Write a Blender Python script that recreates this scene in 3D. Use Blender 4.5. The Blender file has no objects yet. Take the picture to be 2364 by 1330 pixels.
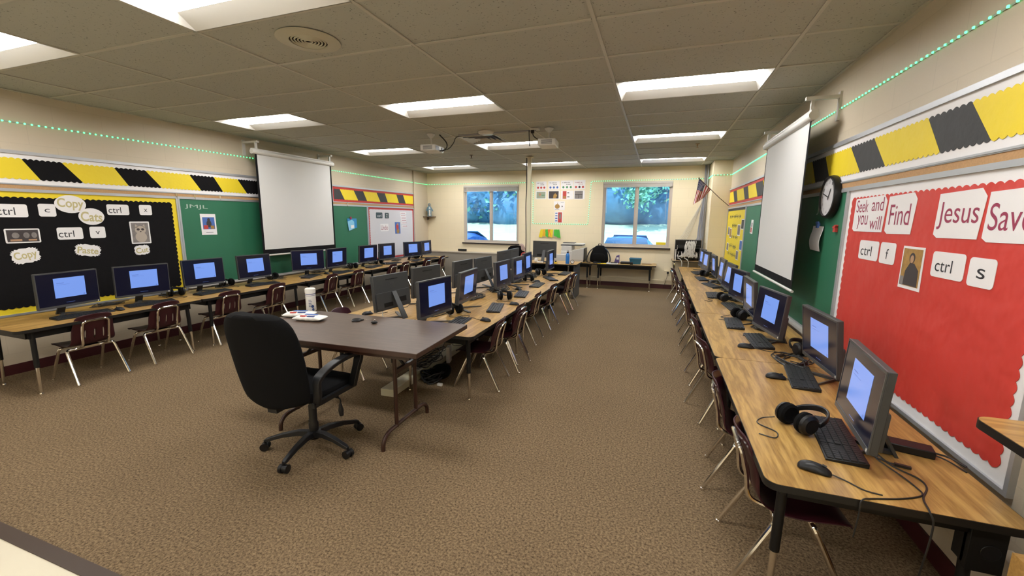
import bpy, math, random
from mathutils import Vector, Matrix
R = math.radians
random.seed(7)
SC = bpy.context.scene
COL = SC.collection

# ------------------------------------------------------------------ camera
H = 2.72
cd = bpy.data.cameras.new('camera'); cam = bpy.data.objects.new('camera', cd); COL.objects.link(cam)
cd.sensor_width = 36.0; cd.lens = 961.94 / 2364 * 36.0; cd.clip_start = 0.02; cd.clip_end = 300
_yaw, _pit, _rol = -0.3335, -0.1656, 0.0089
_f = Vector((math.sin(_yaw)*math.cos(_pit), math.cos(_yaw)*math.cos(_pit), math.sin(_pit)))
_r = Vector((math.cos(_yaw), -math.sin(_yaw), 0)); _u = _r.cross(_f)
_r2 = math.cos(_rol)*_r + math.sin(_rol)*_u; _u2 = -math.sin(_rol)*_r + math.cos(_rol)*_u
M = Matrix((_r2, _u2, -_f)).transposed().to_4x4(); M.translation = (5.3116, -3.2957, 1.5614)
cam.matrix_world = M
SC.camera = cam

# ------------------------------------------------------------------ world, sun, exposure
SC.view_settings.view_transform = 'Standard'; SC.view_settings.look = 'None'
SC.view_settings.gamma = 1.0; SC.view_settings.use_curve_mapping = False
SC.view_settings.exposure = EXPOSURE = 0.0
w = bpy.data.worlds.new('sky'); SC.world = w; w.use_nodes = True
bg = w.node_tree.nodes['Background']; bg.inputs[0].default_value = (0.50, 0.72, 1.0, 1); bg.inputs[1].default_value = 4.5
sd = bpy.data.lights.new('sun', 'SUN'); sd.energy = 9.0; sd.angle = R(0.6); sd.color = (1.0, 0.95, 0.86)
so = bpy.data.objects.new('sun', sd); COL.objects.link(so); so.rotation_euler = (R(38), R(-12), 0)
LAMP = 29.0      # emission of the ceiling lamp lenses

# ------------------------------------------------------------------ materials
def newmat(name):
    m = bpy.data.materials.new(name); m.use_nodes = True
    nt = m.node_tree; return m, nt, nt.nodes['Principled BSDF']
def N(nt, typ, **kw):
    n = nt.nodes.new(typ)
    for k, v in kw.items():
        if k in n.inputs: n.inputs[k].default_value = v
        else: setattr(n, k, v)
    return n
def mat(name, col, rough=0.5, metal=0.0, spec=0.5, emit=None, es=1.0, noise=0.0, nscale=40.0, bump=0.0, bscale=200.0, bdist=0.002):
    m, nt, b = newmat(name)
    b.inputs['Base Color'].default_value = (*col, 1); b.inputs['Roughness'].default_value = rough
    b.inputs['Metallic'].default_value = metal; b.inputs['Specular IOR Level'].default_value = spec
    m.diffuse_color = (*col, 1)
    if emit:
        b.inputs['Emission Color'].default_value = (*emit, 1); b.inputs['Emission Strength'].default_value = es
    if noise or bump:
        tc = N(nt, 'ShaderNodeTexCoord')
    if noise:
        n = N(nt, 'ShaderNodeTexNoise', Scale=nscale, Detail=4.0); nt.links.new(tc.outputs['Object'], n.inputs['Vector'])
        mx = N(nt, 'ShaderNodeMix', data_type='RGBA')
        mx.inputs[6].default_value = (*[c*(1-noise) for c in col], 1); mx.inputs[7].default_value = (*[min(1, c*(1+noise)) for c in col], 1)
        nt.links.new(n.outputs['Fac'], mx.inputs[0]); nt.links.new(mx.outputs[2], b.inputs['Base Color'])
    if bump:
        n2 = N(nt, 'ShaderNodeTexNoise', Scale=bscale, Detail=3.0); nt.links.new(tc.outputs['Object'], n2.inputs['Vector'])
        bp = N(nt, 'ShaderNodeBump', Strength=bump, Distance=bdist); nt.links.new(n2.outputs['Fac'], bp.inputs['Height'])
        nt.links.new(bp.outputs['Normal'], b.inputs['Normal'])
    return m

def wall_mat(name, col, along):
    m, nt, b = newmat(name)
    b.inputs['Roughness'].default_value = 0.55; b.inputs['Specular IOR Level'].default_value = 0.3
    g = N(nt, 'ShaderNodeNewGeometry'); sp = N(nt, 'ShaderNodeSeparateXYZ'); nt.links.new(g.outputs['Position'], sp.inputs[0])
    cb = N(nt, 'ShaderNodeCombineXYZ'); nt.links.new(sp.outputs[along], cb.inputs[0]); nt.links.new(sp.outputs['Z'], cb.inputs[1])
    br = N(nt, 'ShaderNodeTexBrick', Scale=1.0); br.inputs['Brick Width'].default_value = 0.406; br.inputs['Row Height'].default_value = 0.2032
    br.inputs['Mortar Size'].default_value = 0.0045; br.inputs['Mortar Smooth'].default_value = 0.6; br.offset = 0.5
    br.inputs['Color1'].default_value = (*col, 1); br.inputs['Color2'].default_value = (*[c*0.985 for c in col], 1)
    br.inputs['Mortar'].default_value = (*[c*0.93 for c in col], 1)
    nt.links.new(cb.outputs[0], br.inputs['Vector']); nt.links.new(br.outputs['Color'], b.inputs['Base Color'])
    n2 = N(nt, 'ShaderNodeTexNoise', Scale=90.0, Detail=5.0); nt.links.new(g.outputs['Position'], n2.inputs['Vector'])
    ma = N(nt, 'ShaderNodeMath', operation='MULTIPLY_ADD'); nt.links.new(br.outputs['Fac'], ma.inputs[0]); ma.inputs[1].default_value = -1.2
    nt.links.new(n2.outputs['Fac'], ma.inputs[2])
    bp = N(nt, 'ShaderNodeBump', Strength=0.12, Distance=0.003); nt.links.new(ma.outputs[0], bp.inputs['Height'])
    nt.links.new(bp.outputs['Normal'], b.inputs['Normal'])
    return m

def carpet_mat():
    m, nt, b = newmat('carpet'); b.inputs['Roughness'].default_value = 0.95; b.inputs['Specular IOR Level'].default_value = 0.1
    g = N(nt, 'ShaderNodeNewGeometry')
    n1 = N(nt, 'ShaderNodeTexNoise', Scale=85.0, Detail=4.0, Roughness=0.7); nt.links.new(g.outputs['Position'], n1.inputs['Vector'])
    cr = N(nt, 'ShaderNodeValToRGB'); nt.links.new(n1.outputs['Fac'], cr.inputs[0])
    e = cr.color_ramp.elements; e[0].position = 0.34; e[0].color = (*CARPET_D, 1); e[1].position = 0.68; e[1].color = (*CARPET_L, 1)
    x = e.new(0.5); x.color = (*[(a+c)/2*1.02 for a, c in zip(CARPET_D, CARPET_L)], 1)
    n3 = N(nt, 'ShaderNodeTexNoise', Scale=320.0, Detail=2.0); nt.links.new(g.outputs['Position'], n3.inputs['Vector'])
    n4 = N(nt, 'ShaderNodeTexNoise', Scale=1.3, Detail=3.0); nt.links.new(g.outputs['Position'], n4.inputs['Vector'])
    ad = N(nt, 'ShaderNodeMath', operation='MULTIPLY_ADD'); nt.links.new(n3.outputs['Fac'], ad.inputs[0]); ad.inputs[1].default_value = 0.8; ad.inputs[2].default_value = 0.48
    ad2 = N(nt, 'ShaderNodeMath', operation='MULTIPLY_ADD'); nt.links.new(n4.outputs['Fac'], ad2.inputs[0]); ad2.inputs[1].default_value = 0.24; nt.links.new(ad.outputs[0], ad2.inputs[2])
    vm = N(nt, 'ShaderNodeVectorMath', operation='SCALE'); nt.links.new(cr.outputs[0], vm.inputs[0]); nt.links.new(ad2.outputs[0], vm.inputs['Scale'])
    nt.links.new(vm.outputs[0], b.inputs['Base Color'])
    bp = N(nt, 'ShaderNodeBump', Strength=0.22, Distance=0.003); nt.links.new(n3.outputs['Fac'], bp.inputs['Height']); nt.links.new(bp.outputs['Normal'], b.inputs['Normal'])
    return m

def tile_mat():
    m, nt, b = newmat('ceiling_tile'); b.inputs['Roughness'].default_value = 0.9; b.inputs['Specular IOR Level'].default_value = 0.1
    g = N(nt, 'ShaderNodeNewGeometry')
    v = N(nt, 'ShaderNodeTexNoise', Scale=75.0, Detail=2.0); nt.links.new(g.outputs['Position'], v.inputs['Vector'])
    cr = N(nt, 'ShaderNodeValToRGB'); nt.links.new(v.outputs['Fac'], cr.inputs[0])
    e = cr.color_ramp.elements; e[0].position = 0.30; e[0].color = (*[c*0.45 for c in CEIL], 1); e[1].position = 0.345; e[1].color = (*CEIL, 1)
    nt.links.new(cr.outputs[0], b.inputs['Base Color'])
    return m

def wood_mat(name, c1, c2, along='Y', rough=0.32, s=1.0, strength=1.0):
    m, nt, b = newmat(name); b.inputs['Roughness'].default_value = rough; b.inputs['Specular IOR Level'].default_value = 0.45
    tc = N(nt, 'ShaderNodeTexCoord'); oi = N(nt, 'ShaderNodeObjectInfo')
    mp = N(nt, 'ShaderNodeMapping'); nt.links.new(tc.outputs['Object'], mp.inputs[0])
    sc = (13*s, 1.2*s, 13*s) if along == 'Y' else (1.2*s, 13*s, 13*s)
    mp.inputs['Scale'].default_value = sc
    ad = N(nt, 'ShaderNodeVectorMath', operation='ADD'); nt.links.new(mp.outputs[0], ad.inputs[0])
    ml = N(nt, 'ShaderNodeVectorMath', operation='SCALE'); ml.inputs[0].default_value = (17, 31, 7); nt.links.new(oi.outputs['Random'], ml.inputs['Scale'])
    nt.links.new(ml.outputs[0], ad.inputs[1])
    n0 = N(nt, 'ShaderNodeTexNoise', Scale=1.3, Detail=3.0); nt.links.new(ad.outputs[0], n0.inputs['Vector'])
    wv = N(nt, 'ShaderNodeMath', operation='MULTIPLY'); nt.links.new(n0.outputs['Fac'], wv.inputs[0]); wv.inputs[1].default_value = 22.0
    fr = N(nt, 'ShaderNodeMath', operation='SINE'); nt.links.new(wv.outputs[0], fr.inputs[0])
    n1 = N(nt, 'ShaderNodeTexNoise', Scale=11.0, Detail=5.0); nt.links.new(ad.outputs[0], n1.inputs['Vector'])
    mx0 = N(nt, 'ShaderNodeMath', operation='MULTIPLY_ADD'); nt.links.new(fr.outputs[0], mx0.inputs[0]); mx0.inputs[1].default_value = 0.28*strength; nt.links.new(n1.outputs['Fac'], mx0.inputs[2])
    mx = N(nt, 'ShaderNodeMix', data_type='RGBA'); mx.inputs[6].default_value = (*c1, 1); mx.inputs[7].default_value = (*c2, 1)
    nt.links.new(mx0.outputs[0], mx.inputs[0]); nt.links.new(mx.outputs[2], b.inputs['Base Color'])
    return m

def glass_mat(name='window_glass', tint=(0.74, 0.90, 1.0), gl=0.06):
    m = bpy.data.materials.new(name); m.use_nodes = True; nt = m.node_tree; nt.nodes.clear()
    o = N(nt, 'ShaderNodeOutputMaterial'); t = N(nt, 'ShaderNodeBsdfTransparent'); t.inputs[0].default_value = (*tint, 1)
    g = N(nt, 'ShaderNodeBsdfGlossy'); g.inputs['Roughness'].default_value = 0.02; mx = N(nt, 'ShaderNodeMixShader'); mx.inputs[0].default_value = gl
    nt.links.new(t.outputs[0], mx.inputs[1]); nt.links.new(g.outputs[0], mx.inputs[2]); nt.links.new(mx.outputs[0], o.inputs[0])
    return m

CARPET_D = (0.056, 0.037, 0.0205); CARPET_L = (0.272, 0.192, 0.110)
CEIL = (0.45, 0.45, 0.40)
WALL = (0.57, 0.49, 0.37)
m_walls = {'X': wall_mat('wall_paint_across', (0.80, 0.70, 0.50), 'X'), 'Y': wall_mat('wall_paint_along', WALL, 'Y')}  # X walls: yellower cream, also lightened in colour for daylight and lamp bounce
m_carpet = carpet_mat(); m_tile = tile_mat()
m_tbar = mat('grid_paint', (0.50, 0.48, 0.41), 0.5)
m_base = mat('maroon_vinyl', (0.055, 0.008, 0.010), 0.45)
m_vct = mat('cream_floor_tile', (0.66, 0.60, 0.46), 0.35, noise=0.05, nscale=6)
m_strip = mat('brown_rubber', (0.045, 0.025, 0.015), 0.5)
m_oak = wood_mat('oak_laminate', (0.25, 0.130, 0.032), (0.54, 0.335, 0.105), 'Y', 0.30)
m_oakx = wood_mat('oak_laminate_cross', (0.30, 0.155, 0.04), (0.54, 0.32, 0.10), 'X', 0.32)
m_walnut = wood_mat('walnut_laminate', (0.050, 0.029, 0.017), (0.105, 0.067, 0.043), 'X', 0.42, 1.6, 0.6)
m_black = mat('black_plastic', (0.008, 0.008, 0.009), 0.40, spec=0.35)
m_key = mat('key_plastic', (0.016, 0.017, 0.018), 0.45, spec=0.4)
m_edge = mat('black_edge', (0.010, 0.009, 0.008), 0.45, spec=0.35)
m_steelb = mat('black_steel', (0.006, 0.006, 0.006), 0.45, spec=0.3)
m_chrome = mat('chrome', (0.80, 0.77, 0.72), 0.12, 1.0)
m_maroon = mat('maroon_plastic', (0.036, 0.006, 0.010), 0.35, spec=0.35)
m_brown = mat('brown_steel', (0.040, 0.016, 0.010), 0.35)
m_fab = mat('black_fabric', (0.0045, 0.0045, 0.005), 0.95, spec=0.15, bump=0.5, bscale=600)
m_grey = mat('dark_grey_plastic', (0.042, 0.044, 0.046), 0.42)
m_bezel = mat('bezel_grey', (0.060, 0.062, 0.066), 0.35)
m_lcd = mat('screen_glass', (0.007, 0.007, 0.010), 0.16, spec=0.4, emit=(0.0012, 0.0018, 0.010), es=1.0)
m_win = mat('screen_window', (0.05, 0.08, 0.2), 0.15, emit=(0.175, 0.31, 0.78), es=0.92)
m_ink = mat('screen_ink', (0.02, 0.02, 0.05), 0.3, emit=(0.09, 0.18, 0.55), es=1.0)
m_white = mat('white_plastic', (0.72, 0.70, 0.66), 0.4)
m_offw = mat('white_enamel', (0.62, 0.60, 0.56), 0.4)
m_paper = mat('white_paper', (0.78, 0.76, 0.76), 0.6)
m_paperb = mat('white_board_paper', (0.60, 0.59, 0.62), 0.7, bump=0.5, bscale=5, bdist=0.02)
m_alu = mat('aluminium', (0.50, 0.51, 0.53), 0.42, 0.6)
m_cork = mat('cork', (0.46, 0.27, 0.125), 0.8, noise=0.25, nscale=120)
m_yel = mat('yellow_paper', (0.78, 0.60, 0.020), 0.6, bump=0.5, bscale=12, bdist=0.01)
m_blk = mat('black_paper', (0.0065, 0.006, 0.0068), 0.85, spec=0.15, bump=0.4, bscale=12, bdist=0.01)
m_grypap = mat('charcoal_paper', (0.040, 0.040, 0.042), 0.7, bump=0.4, bscale=12, bdist=0.01)
m_red = mat('red_paper', (0.58, 0.042, 0.030), 0.55, bump=0.7, bscale=4.5, bdist=0.03)
m_redb = mat('red_border', (0.48, 0.035, 0.030), 0.6)
m_green = mat('green_chalkboard', (0.022, 0.145, 0.075), 0.55, noise=0.10, nscale=3)
m_screen = mat('matte_white_screen', (0.60, 0.59, 0.57), 0.8)
m_lens = mat('lamp_lens', (0.9, 0.9, 0.88), 0.5, emit=(1.0, 0.985, 0.97), es=LAMP)
m_trof = mat('lamp_reflector', (0.80, 0.79, 0.74), 0.45)
m_led = mat('led_green', (0.1, 0.8, 0.5), 0.3, emit=(0.15, 1.0, 0.37), es=2.0)
m_ledtape = mat('led_tape', (0.36, 0.42, 0.36), 0.4)
m_glass = glass_mat()
m_clear = glass_mat('clear_glass', (1, 1, 1), .12)
m_vinyl = mat('window_vinyl', (0.50, 0.44, 0.38), 0.4)
m_sill = mat('dark_sill', (0.030, 0.022, 0.020), 0.4)
m_blind = mat('blind_slats', (0.58, 0.54, 0.49), 0.5)
m_cable = mat('black_cable', (0.012, 0.012, 0.012), 0.45)
m_cablew = mat('white_cable', (0.60, 0.58, 0.54), 0.45)
m_cableg = mat('grey_cable', (0.27, 0.27, 0.30), 0.5)
m_pole = mat('cream_steel', (0.60, 0.56, 0.40), 0.4)
m_blue = mat('blue_plastic', (0.02, 0.16, 0.50), 0.25)
m_teal = mat('teal_plastic', (0.02, 0.12, 0.20), 0.35)
m_purple = mat('purple_plastic', (0.08, 0.05, 0.16), 0.4)
m_bluefol = mat('blue_folder', (0.02, 0.22, 0.50), 0.4)
m_bluelt = mat('light_blue_paper', (0.22, 0.52, 0.72), 0.5)
m_inkd = mat('dark_ink', (0.02, 0.02, 0.025), 0.6)
m_gold = mat('gold_ink', (0.50, 0.44, 0.22), 0.6)
m_maroonink = mat('maroon_ink', (0.30, 0.03, 0.08), 0.6)
m_chalk = mat('chalk', (0.42, 0.52, 0.46), 0.9)
m_skin = mat('print_tan', (0.42, 0.25, 0.14), 0.6)
m_printd = mat('print_dark', (0.045, 0.035, 0.035), 0.6)
m_printg = mat('print_grey', (0.20, 0.18, 0.17), 0.6, noise=0.5, nscale=25)
m_printgold = mat('print_gold', (0.36, 0.20, 0.05), 0.6, noise=0.5, nscale=30)
m_printblue = mat('print_blue', (0.06, 0.14, 0.42), 0.6)
m_printred = mat('print_red', (0.48, 0.05, 0.04), 0.6)
m_printgreen = mat('print_green', (0.05, 0.24, 0.10), 0.6)
m_dkkey = mat('dark_card', (0.035, 0.055, 0.060), 0.4)
m_orange = mat('orange_paper', (0.75, 0.20, 0.02), 0.6)
m_lime = mat('green_paper', (0.06, 0.42, 0.04), 0.6)
m_statue = mat('statue_blue', (0.12, 0.22, 0.28), 0.4)
m_wood = mat('brown_wood', (0.10, 0.06, 0.035), 0.5)
m_tan = mat('tan_wood', (0.36, 0.24, 0.12), 0.5)

# ------------------------------------------------------------------ mesh builder
TXT = {}
def text_mesh(s, off=0.0):
    k = (s, off)
    if k in TXT: return TXT[k]
    cu = bpy.data.curves.new('t', 'FONT'); cu.body = s; cu.size = 1.0; cu.align_x = 'CENTER'; cu.align_y = 'CENTER'; cu.offset = off
    cu.space_line = 0.85
    o = bpy.data.objects.new('t', cu); COL.objects.link(o); bpy.context.view_layer.update()
    me = bpy.data.meshes.new_from_object(o.evaluated_get(bpy.context.evaluated_depsgraph_get()))
    vs = [v.co.copy() for v in me.vertices]; fs = [tuple(p.vertices) for p in me.polygons]
    x0 = min(v.x for v in vs); x1 = max(v.x for v in vs); y0 = min(v.y for v in vs); y1 = max(v.y for v in vs)
    cx, cy = (x0+x1)/2, (y0+y1)/2
    vs = [((v.x-cx)/(x1-x0), (v.y-cy)/(y1-y0)) for v in vs]
    bpy.data.objects.remove(o); bpy.data.curves.remove(cu); bpy.data.meshes.remove(me)
    TXT[k] = (vs, fs); return TXT[k]

class Frame:                                   # a wall-hung coordinate frame: u right, v up, d out of the wall
    def __init__(s, o, r, n, up=(0, 0, 1)): s.o = Vector(o); s.r = Vector(r); s.n = Vector(n); s.up = Vector(up)
    def __call__(s, u, v, d=0.0): return s.o + s.r*u + s.up*v + s.n*d
XL, XR, YB, YF = -0.60, 6.61, 6.76, -5.2
FL = Frame((XL, 0, 0), (0, 1, 0), (1, 0, 0))          # left wall, u = y
FR = Frame((XR, 0, 0), (0, -1, 0), (-1, 0, 0))        # right wall, u = -y
FB = Frame((0, YB, 0), (1, 0, 0), (0, -1, 0))         # back wall, u = x
FZ = Frame((0, 0, 0), (1, 0, 0), (0, 0, 1), (0, 1, 0))    # flat on a horizontal plane: u = x, v = y, d = z

class B:
    def __init__(s): s.v = []; s.f = []; s.mi = []; s.mats = []; s.cur = 0; s.T = None
    def m(s, material):
        if material not in s.mats: s.mats.append(material)
        s.cur = s.mats.index(material); return s
    def add(s, vs, fs):
        n = len(s.v)
        s.v += [(s.T @ Vector(p)) if s.T else Vector(p) for p in vs]
        for f in fs: s.f.append([i+n for i in f]); s.mi.append(s.cur)
        return s
    def box(s, c, d, rz=0.0, rx=0.0):
        q = []
        Mx = Matrix.Translation(c) @ Matrix.Rotation(rz, 4, 'Z') @ Matrix.Rotation(rx, 4, 'X')
        for k in (-1, 1):
            for a, b in ((-1, -1), (1, -1), (1, 1), (-1, 1)): q.append(Mx @ Vector((a*d[0]/2, b*d[1]/2, k*d[2]/2)))
        return s.add(q, [(3, 2, 1, 0), (4, 5, 6, 7), (0, 1, 5, 4), (1, 2, 6, 5), (2, 3, 7, 6), (3, 0, 4, 7)])
    def fbox(s, F, u0, u1, v0, v1, d0, d1):
        return s.poly(F, [(u0, v0), (u1, v0), (u1, v1), (u0, v1)], d0, d1)
    def poly(s, F, pts, d0, d1):
        n = len(pts)
        vs = [F(a, b, d0) for a, b in pts] + [F(a, b, d1) for a, b in pts]
        return s.add(vs, [tuple(range(n-1, -1, -1)), tuple(range(n, 2*n))] + [(i, (i+1) % n, n+(i+1) % n, n+i) for i in range(n)])
    def text(s, F, t, u, v, w, h, d, rot=0.0, off=0.0):
        vs, fs = text_mesh(t, off); c, sn = math.cos(rot), math.sin(rot)
        return s.add([F(u + x*w*c - y*h*sn, v + x*w*sn + y*h*c, d) for x, y in vs], fs)
    def tube(s, pts, r, n=8, caps=True):
        pts = [Vector(p) for p in pts]; m = len(pts); vs = []; fs = []
        rr = r if isinstance(r, (list, tuple)) else [r]*m
        up = None
        for i, p in enumerate(pts):
            t = (pts[min(i+1, m-1)] - pts[max(i-1, 0)])
            if t.length < 1e-9: t = Vector((0, 0, 1))
            t.normalize()
            if up is None: up = t.cross(Vector((0, 0, 1)) if abs(t.z) < 0.9 else Vector((1, 0, 0))).normalized()
            else:
                up = up - t*up.dot(t)
                up = up.normalized() if up.length > 1e-6 else t.orthogonal().normalized()
            w_ = t.cross(up)
            for k in range(n):
                a = 2*math.pi*k/n; vs.append(p + (up*math.cos(a) + w_*math.sin(a))*rr[i])
        for i in range(m-1):
            for k in range(n): fs.append((i*n+k, i*n+(k+1) % n, (i+1)*n+(k+1) % n, (i+1)*n+k))
        if caps: fs.append(tuple(range(n-1, -1, -1))); fs.append(tuple((m-1)*n+k for k in range(n)))
        return s.add(vs, fs)
    def lathe(s, prof, n=20, c=(0, 0, 0), F=None, caps=True):       # prof: (radius, height)
        vs = []; fs = []; m = len(prof)
        for r, z in prof:
            for k in range(n):
                a = 2*math.pi*k/n; x, y = r*math.cos(a), r*math.sin(a)
                vs.append(F(c[0]+x, c[1]+y, c[2]+z) if F else (c[0]+x, c[1]+y, c[2]+z))
        for i in range(m-1):
            for k in range(n): fs.append((i*n+k, i*n+(k+1) % n, (i+1)*n+(k+1) % n, (i+1)*n+k))
        if caps and prof[0][0] > 1e-6: fs.append(tuple(range(n-1, -1, -1)))
        if caps and prof[-1][0] > 1e-6: fs.append(tuple((m-1)*n+k for k in range(n)))
        return s.add(vs, fs)
    def ellip(s, c, r, n=16, m=10, rz=0.0, p=1.0):
        vs = []; fs = []
        for i in range(m+1):
            t = math.pi*i/m
            for k in range(n):
                a = 2*math.pi*k/n
                f = lambda q: math.copysign(abs(q)**p, q)
                x = r[0]*f(math.sin(t))*f(math.cos(a)); y = r[1]*f(math.sin(t))*f(math.sin(a)); z = r[2]*f(math.cos(t))
                vs.append((c[0]+x*math.cos(rz)-y*math.sin(rz), c[1]+x*math.sin(rz)+y*math.cos(rz), c[2]-z))
        for i in range(m):
            for k in range(n): fs.append((i*n+k, i*n+(k+1) % n, (i+1)*n+(k+1) % n, (i+1)*n+k))
        return s.add(vs, fs)
    def loft(s, rings, close=True, caps=True):
        n = len(rings[0]); vs = [p for r in rings for p in r]; fs = []
        for i in range(len(rings)-1):
            for k in range(n if close else n-1): fs.append((i*n+k, i*n+(k+1) % n, (i+1)*n+(k+1) % n, (i+1)*n+k))
        if caps and close: fs.append(tuple(range(n-1, -1, -1))); fs.append(tuple((len(rings)-1)*n+k for k in range(n)))
        return s.add(vs, fs)
    def build(s, name, parent=None, default=None, bevel=0.0, smooth=True, sub=0, solid=0.0, world=False, label=None, ang=35, bseg=2):
        vs = [Vector(p) for p in s.v]; loc = Vector((0, 0, 0))
        if parent is None:
            xs = [p.x for p in vs]; ys = [p.y for p in vs]; zs = [p.z for p in vs]
            loc = Vector(((min(xs)+max(xs))/2, (min(ys)+max(ys))/2, min(zs)))
            vs = [p-loc for p in vs]
        elif world:
            off = Vector((0, 0, 0)); q = parent
            while q: off += q.location; q = q.parent
            vs = [p-off for p in vs]
        me = bpy.data.meshes.new(name); me.from_pydata(vs, [], s.f); me.update()
        mats = s.mats or [default or m_black]
        for x in mats: me.materials.append(x)
        for p, i in zip(me.polygons, s.mi): p.material_index = min(i, len(mats)-1)
        me.validate()
        if smooth:
            for p in me.polygons: p.use_smooth = True
            me.set_sharp_from_angle(angle=R(ang))
        o = bpy.data.objects.new(name, me); COL.objects.link(o); o.location = loc
        if parent: o.parent = parent
        if solid:
            md = o.modifiers.new('solid', 'SOLIDIFY'); md.thickness = solid; md.offset = 0
        if bevel:
            md = o.modifiers.new('bevel', 'BEVEL'); md.width = bevel; md.segments = bseg; md.limit_method = 'ANGLE'; md.angle_limit = R(40)
        if sub:
            md = o.modifiers.new('sub', 'SUBSURF'); md.levels = sub; md.render_levels = sub
        if label: o['label'] = label
        return o

def thing(name, label, cat, loc=(0, 0, 0), rz=0.0, group=None):
    o = bpy.data.objects.new(name, None); COL.objects.link(o); o.location = loc; o.rotation_euler = (0, 0, rz)
    o.empty_display_size = 0.1; o['label'] = label; o['category'] = cat
    if group: o['group'] = group
    return o
def tag(o, label, cat, group=None, kind=None):
    o['label'] = label; o['category'] = cat
    if group: o['group'] = group
    if kind: o['kind'] = kind
    return o
def struct(o, label=None):
    o['kind'] = 'structure'
    if label: o['label'] = label
    return o
KIDS = {}
def tree(o):
    return [c for c in o.children]
def dup(root, loc, rz, label, group=None):
    def cp(o, par):
        c = o.copy(); COL.objects.link(c)
        if par: c.parent = par
        for ch in tree(o): cp(ch, c)
        return c
    r = cp(root, None); r.location = loc; r.rotation_euler = (0, 0, rz); r['label'] = label
    if group: r['group'] = group
    return r
def wave(u0, u1, v, amp, pitch, sgn=1.0):           # scalloped line from u0 to u1 at height v
    n = max(1, round(abs(u1-u0)/pitch)); out = []
    for i in range(n):
        for k in range(6):
            t = (i + k/6)/n; out.append((u0+(u1-u0)*t, v + sgn*amp*abs(math.sin(math.pi*k/6)) ))
    out.append((u1, v)); return out
def scallop(u0, u1, v0, v1, amp=0.014, pitch=0.055):
    a = wave(u0, u1, v0, amp, pitch, -1); c = wave(u1, u0, v1, amp, pitch, 1)
    r = [(x, y) for y, x in wave(v0, v1, u1, amp, pitch, 1)]; l = [(x, y) for y, x in wave(v1, v0, u0, amp, pitch, -1)]
    return a[:-1] + r[:-1] + c[:-1] + l[:-1]
def rrect(u0, u1, v0, v1, r, n=4):
    out = []
    for cx, cy, a0 in ((u1-r, v0+r, -90), (u1-r, v1-r, 0), (u0+r, v1-r, 90), (u0+r, v0+r, 180)):
        for k in range(n+1):
            a = R(a0 + 90*k/n); out.append((cx+r*math.cos(a), cy+r*math.sin(a)))
    return out
def ellipse(u, v, a, b, n=28): return [(u+a*math.cos(2*math.pi*k/n), v+b*math.sin(2*math.pi*k/n)) for k in range(n)]
def bez(pts, k=6):                                    # Catmull-Rom through the points
    P = [Vector(p) for p in pts]; P = [P[0]*2-P[1]] + P + [P[-1]*2-P[-2]]; out = []
    for i in range(1, len(P)-2):
        for j in range(k):
            t = j/k; out.append(0.5*((2*P[i]) + (P[i+1]-P[i-1])*t + (2*P[i-1]-5*P[i]+4*P[i+1]-P[i+2])*t*t + (3*P[i]-P[i-1]-3*P[i+1]+P[i+2])*t**3))
    out.append(P[-2]); return out
ORD = ['nearest the camera', 'second from the camera', 'third from the camera', 'fourth from the camera', 'fifth from the camera', 'sixth from the camera', 'seventh from the camera', 'eighth from the camera', 'ninth from the camera', 'farthest from the camera']

# ================================================================== ROOM SHELL
b = B().m(m_carpet); b.box(((XL+XR)/2, (YB-2.35)/2, -0.05), (XR-XL+0.4, YB+2.35, 0.1)); fl = b.build('floor', smooth=False); struct(fl, 'brown speckled carpet')
b = B().m(m_vct); b.box(((XL+XR)/2, (YF-2.41)/2, -0.05), (XR-XL+0.4, -2.41-YF, 0.1)); struct(b.build('floor', smooth=False), 'cream smooth floor by the doorway')
b = B().m(m_strip); b.box(((XL+XR)/2, -2.38, -0.045), (XR-XL, 0.06, 0.1)); struct(b.build('trim_1', smooth=False), 'dark brown strip between carpet and smooth floor')

def wall(name, F, u0, u1, holes, m, label):
    b = B().m(m); us = sorted({u0, u1, *[h[0] for h in holes], *[h[1] for h in holes]})
    for a, c in zip(us[:-1], us[1:]):
        hs = [h for h in holes if h[0] <= a and h[1] >= c]
        if hs:
            h = hs[0]; b.fbox(F, a, c, 0, h[2], -0.2, 0); b.fbox(F, a, c, h[3], H+0.25, -0.2, 0)
        else: b.fbox(F, a, c, 0, H+0.25, -0.2, 0)
    return struct(b.build(name, smooth=False), label)
W1 = (0.47, 1.985, 0.93, 2.385); W2 = (4.045, 5.56, 0.93, 2.41)
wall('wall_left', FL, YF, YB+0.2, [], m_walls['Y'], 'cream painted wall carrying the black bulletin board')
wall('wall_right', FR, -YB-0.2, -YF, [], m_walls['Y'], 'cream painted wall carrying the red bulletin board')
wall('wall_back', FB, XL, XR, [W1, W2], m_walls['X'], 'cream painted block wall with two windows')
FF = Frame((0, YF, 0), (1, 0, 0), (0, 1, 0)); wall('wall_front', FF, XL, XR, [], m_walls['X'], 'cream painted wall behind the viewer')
b = B().m(m_walls['X']); b.box(((6.27+XR)/2, (6.03+YB)/2, H/2), (XR-6.27, YB-6.03, H)); struct(b.build('wall_pilaster', smooth=False), 'block pilaster in the far right corner')
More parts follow.
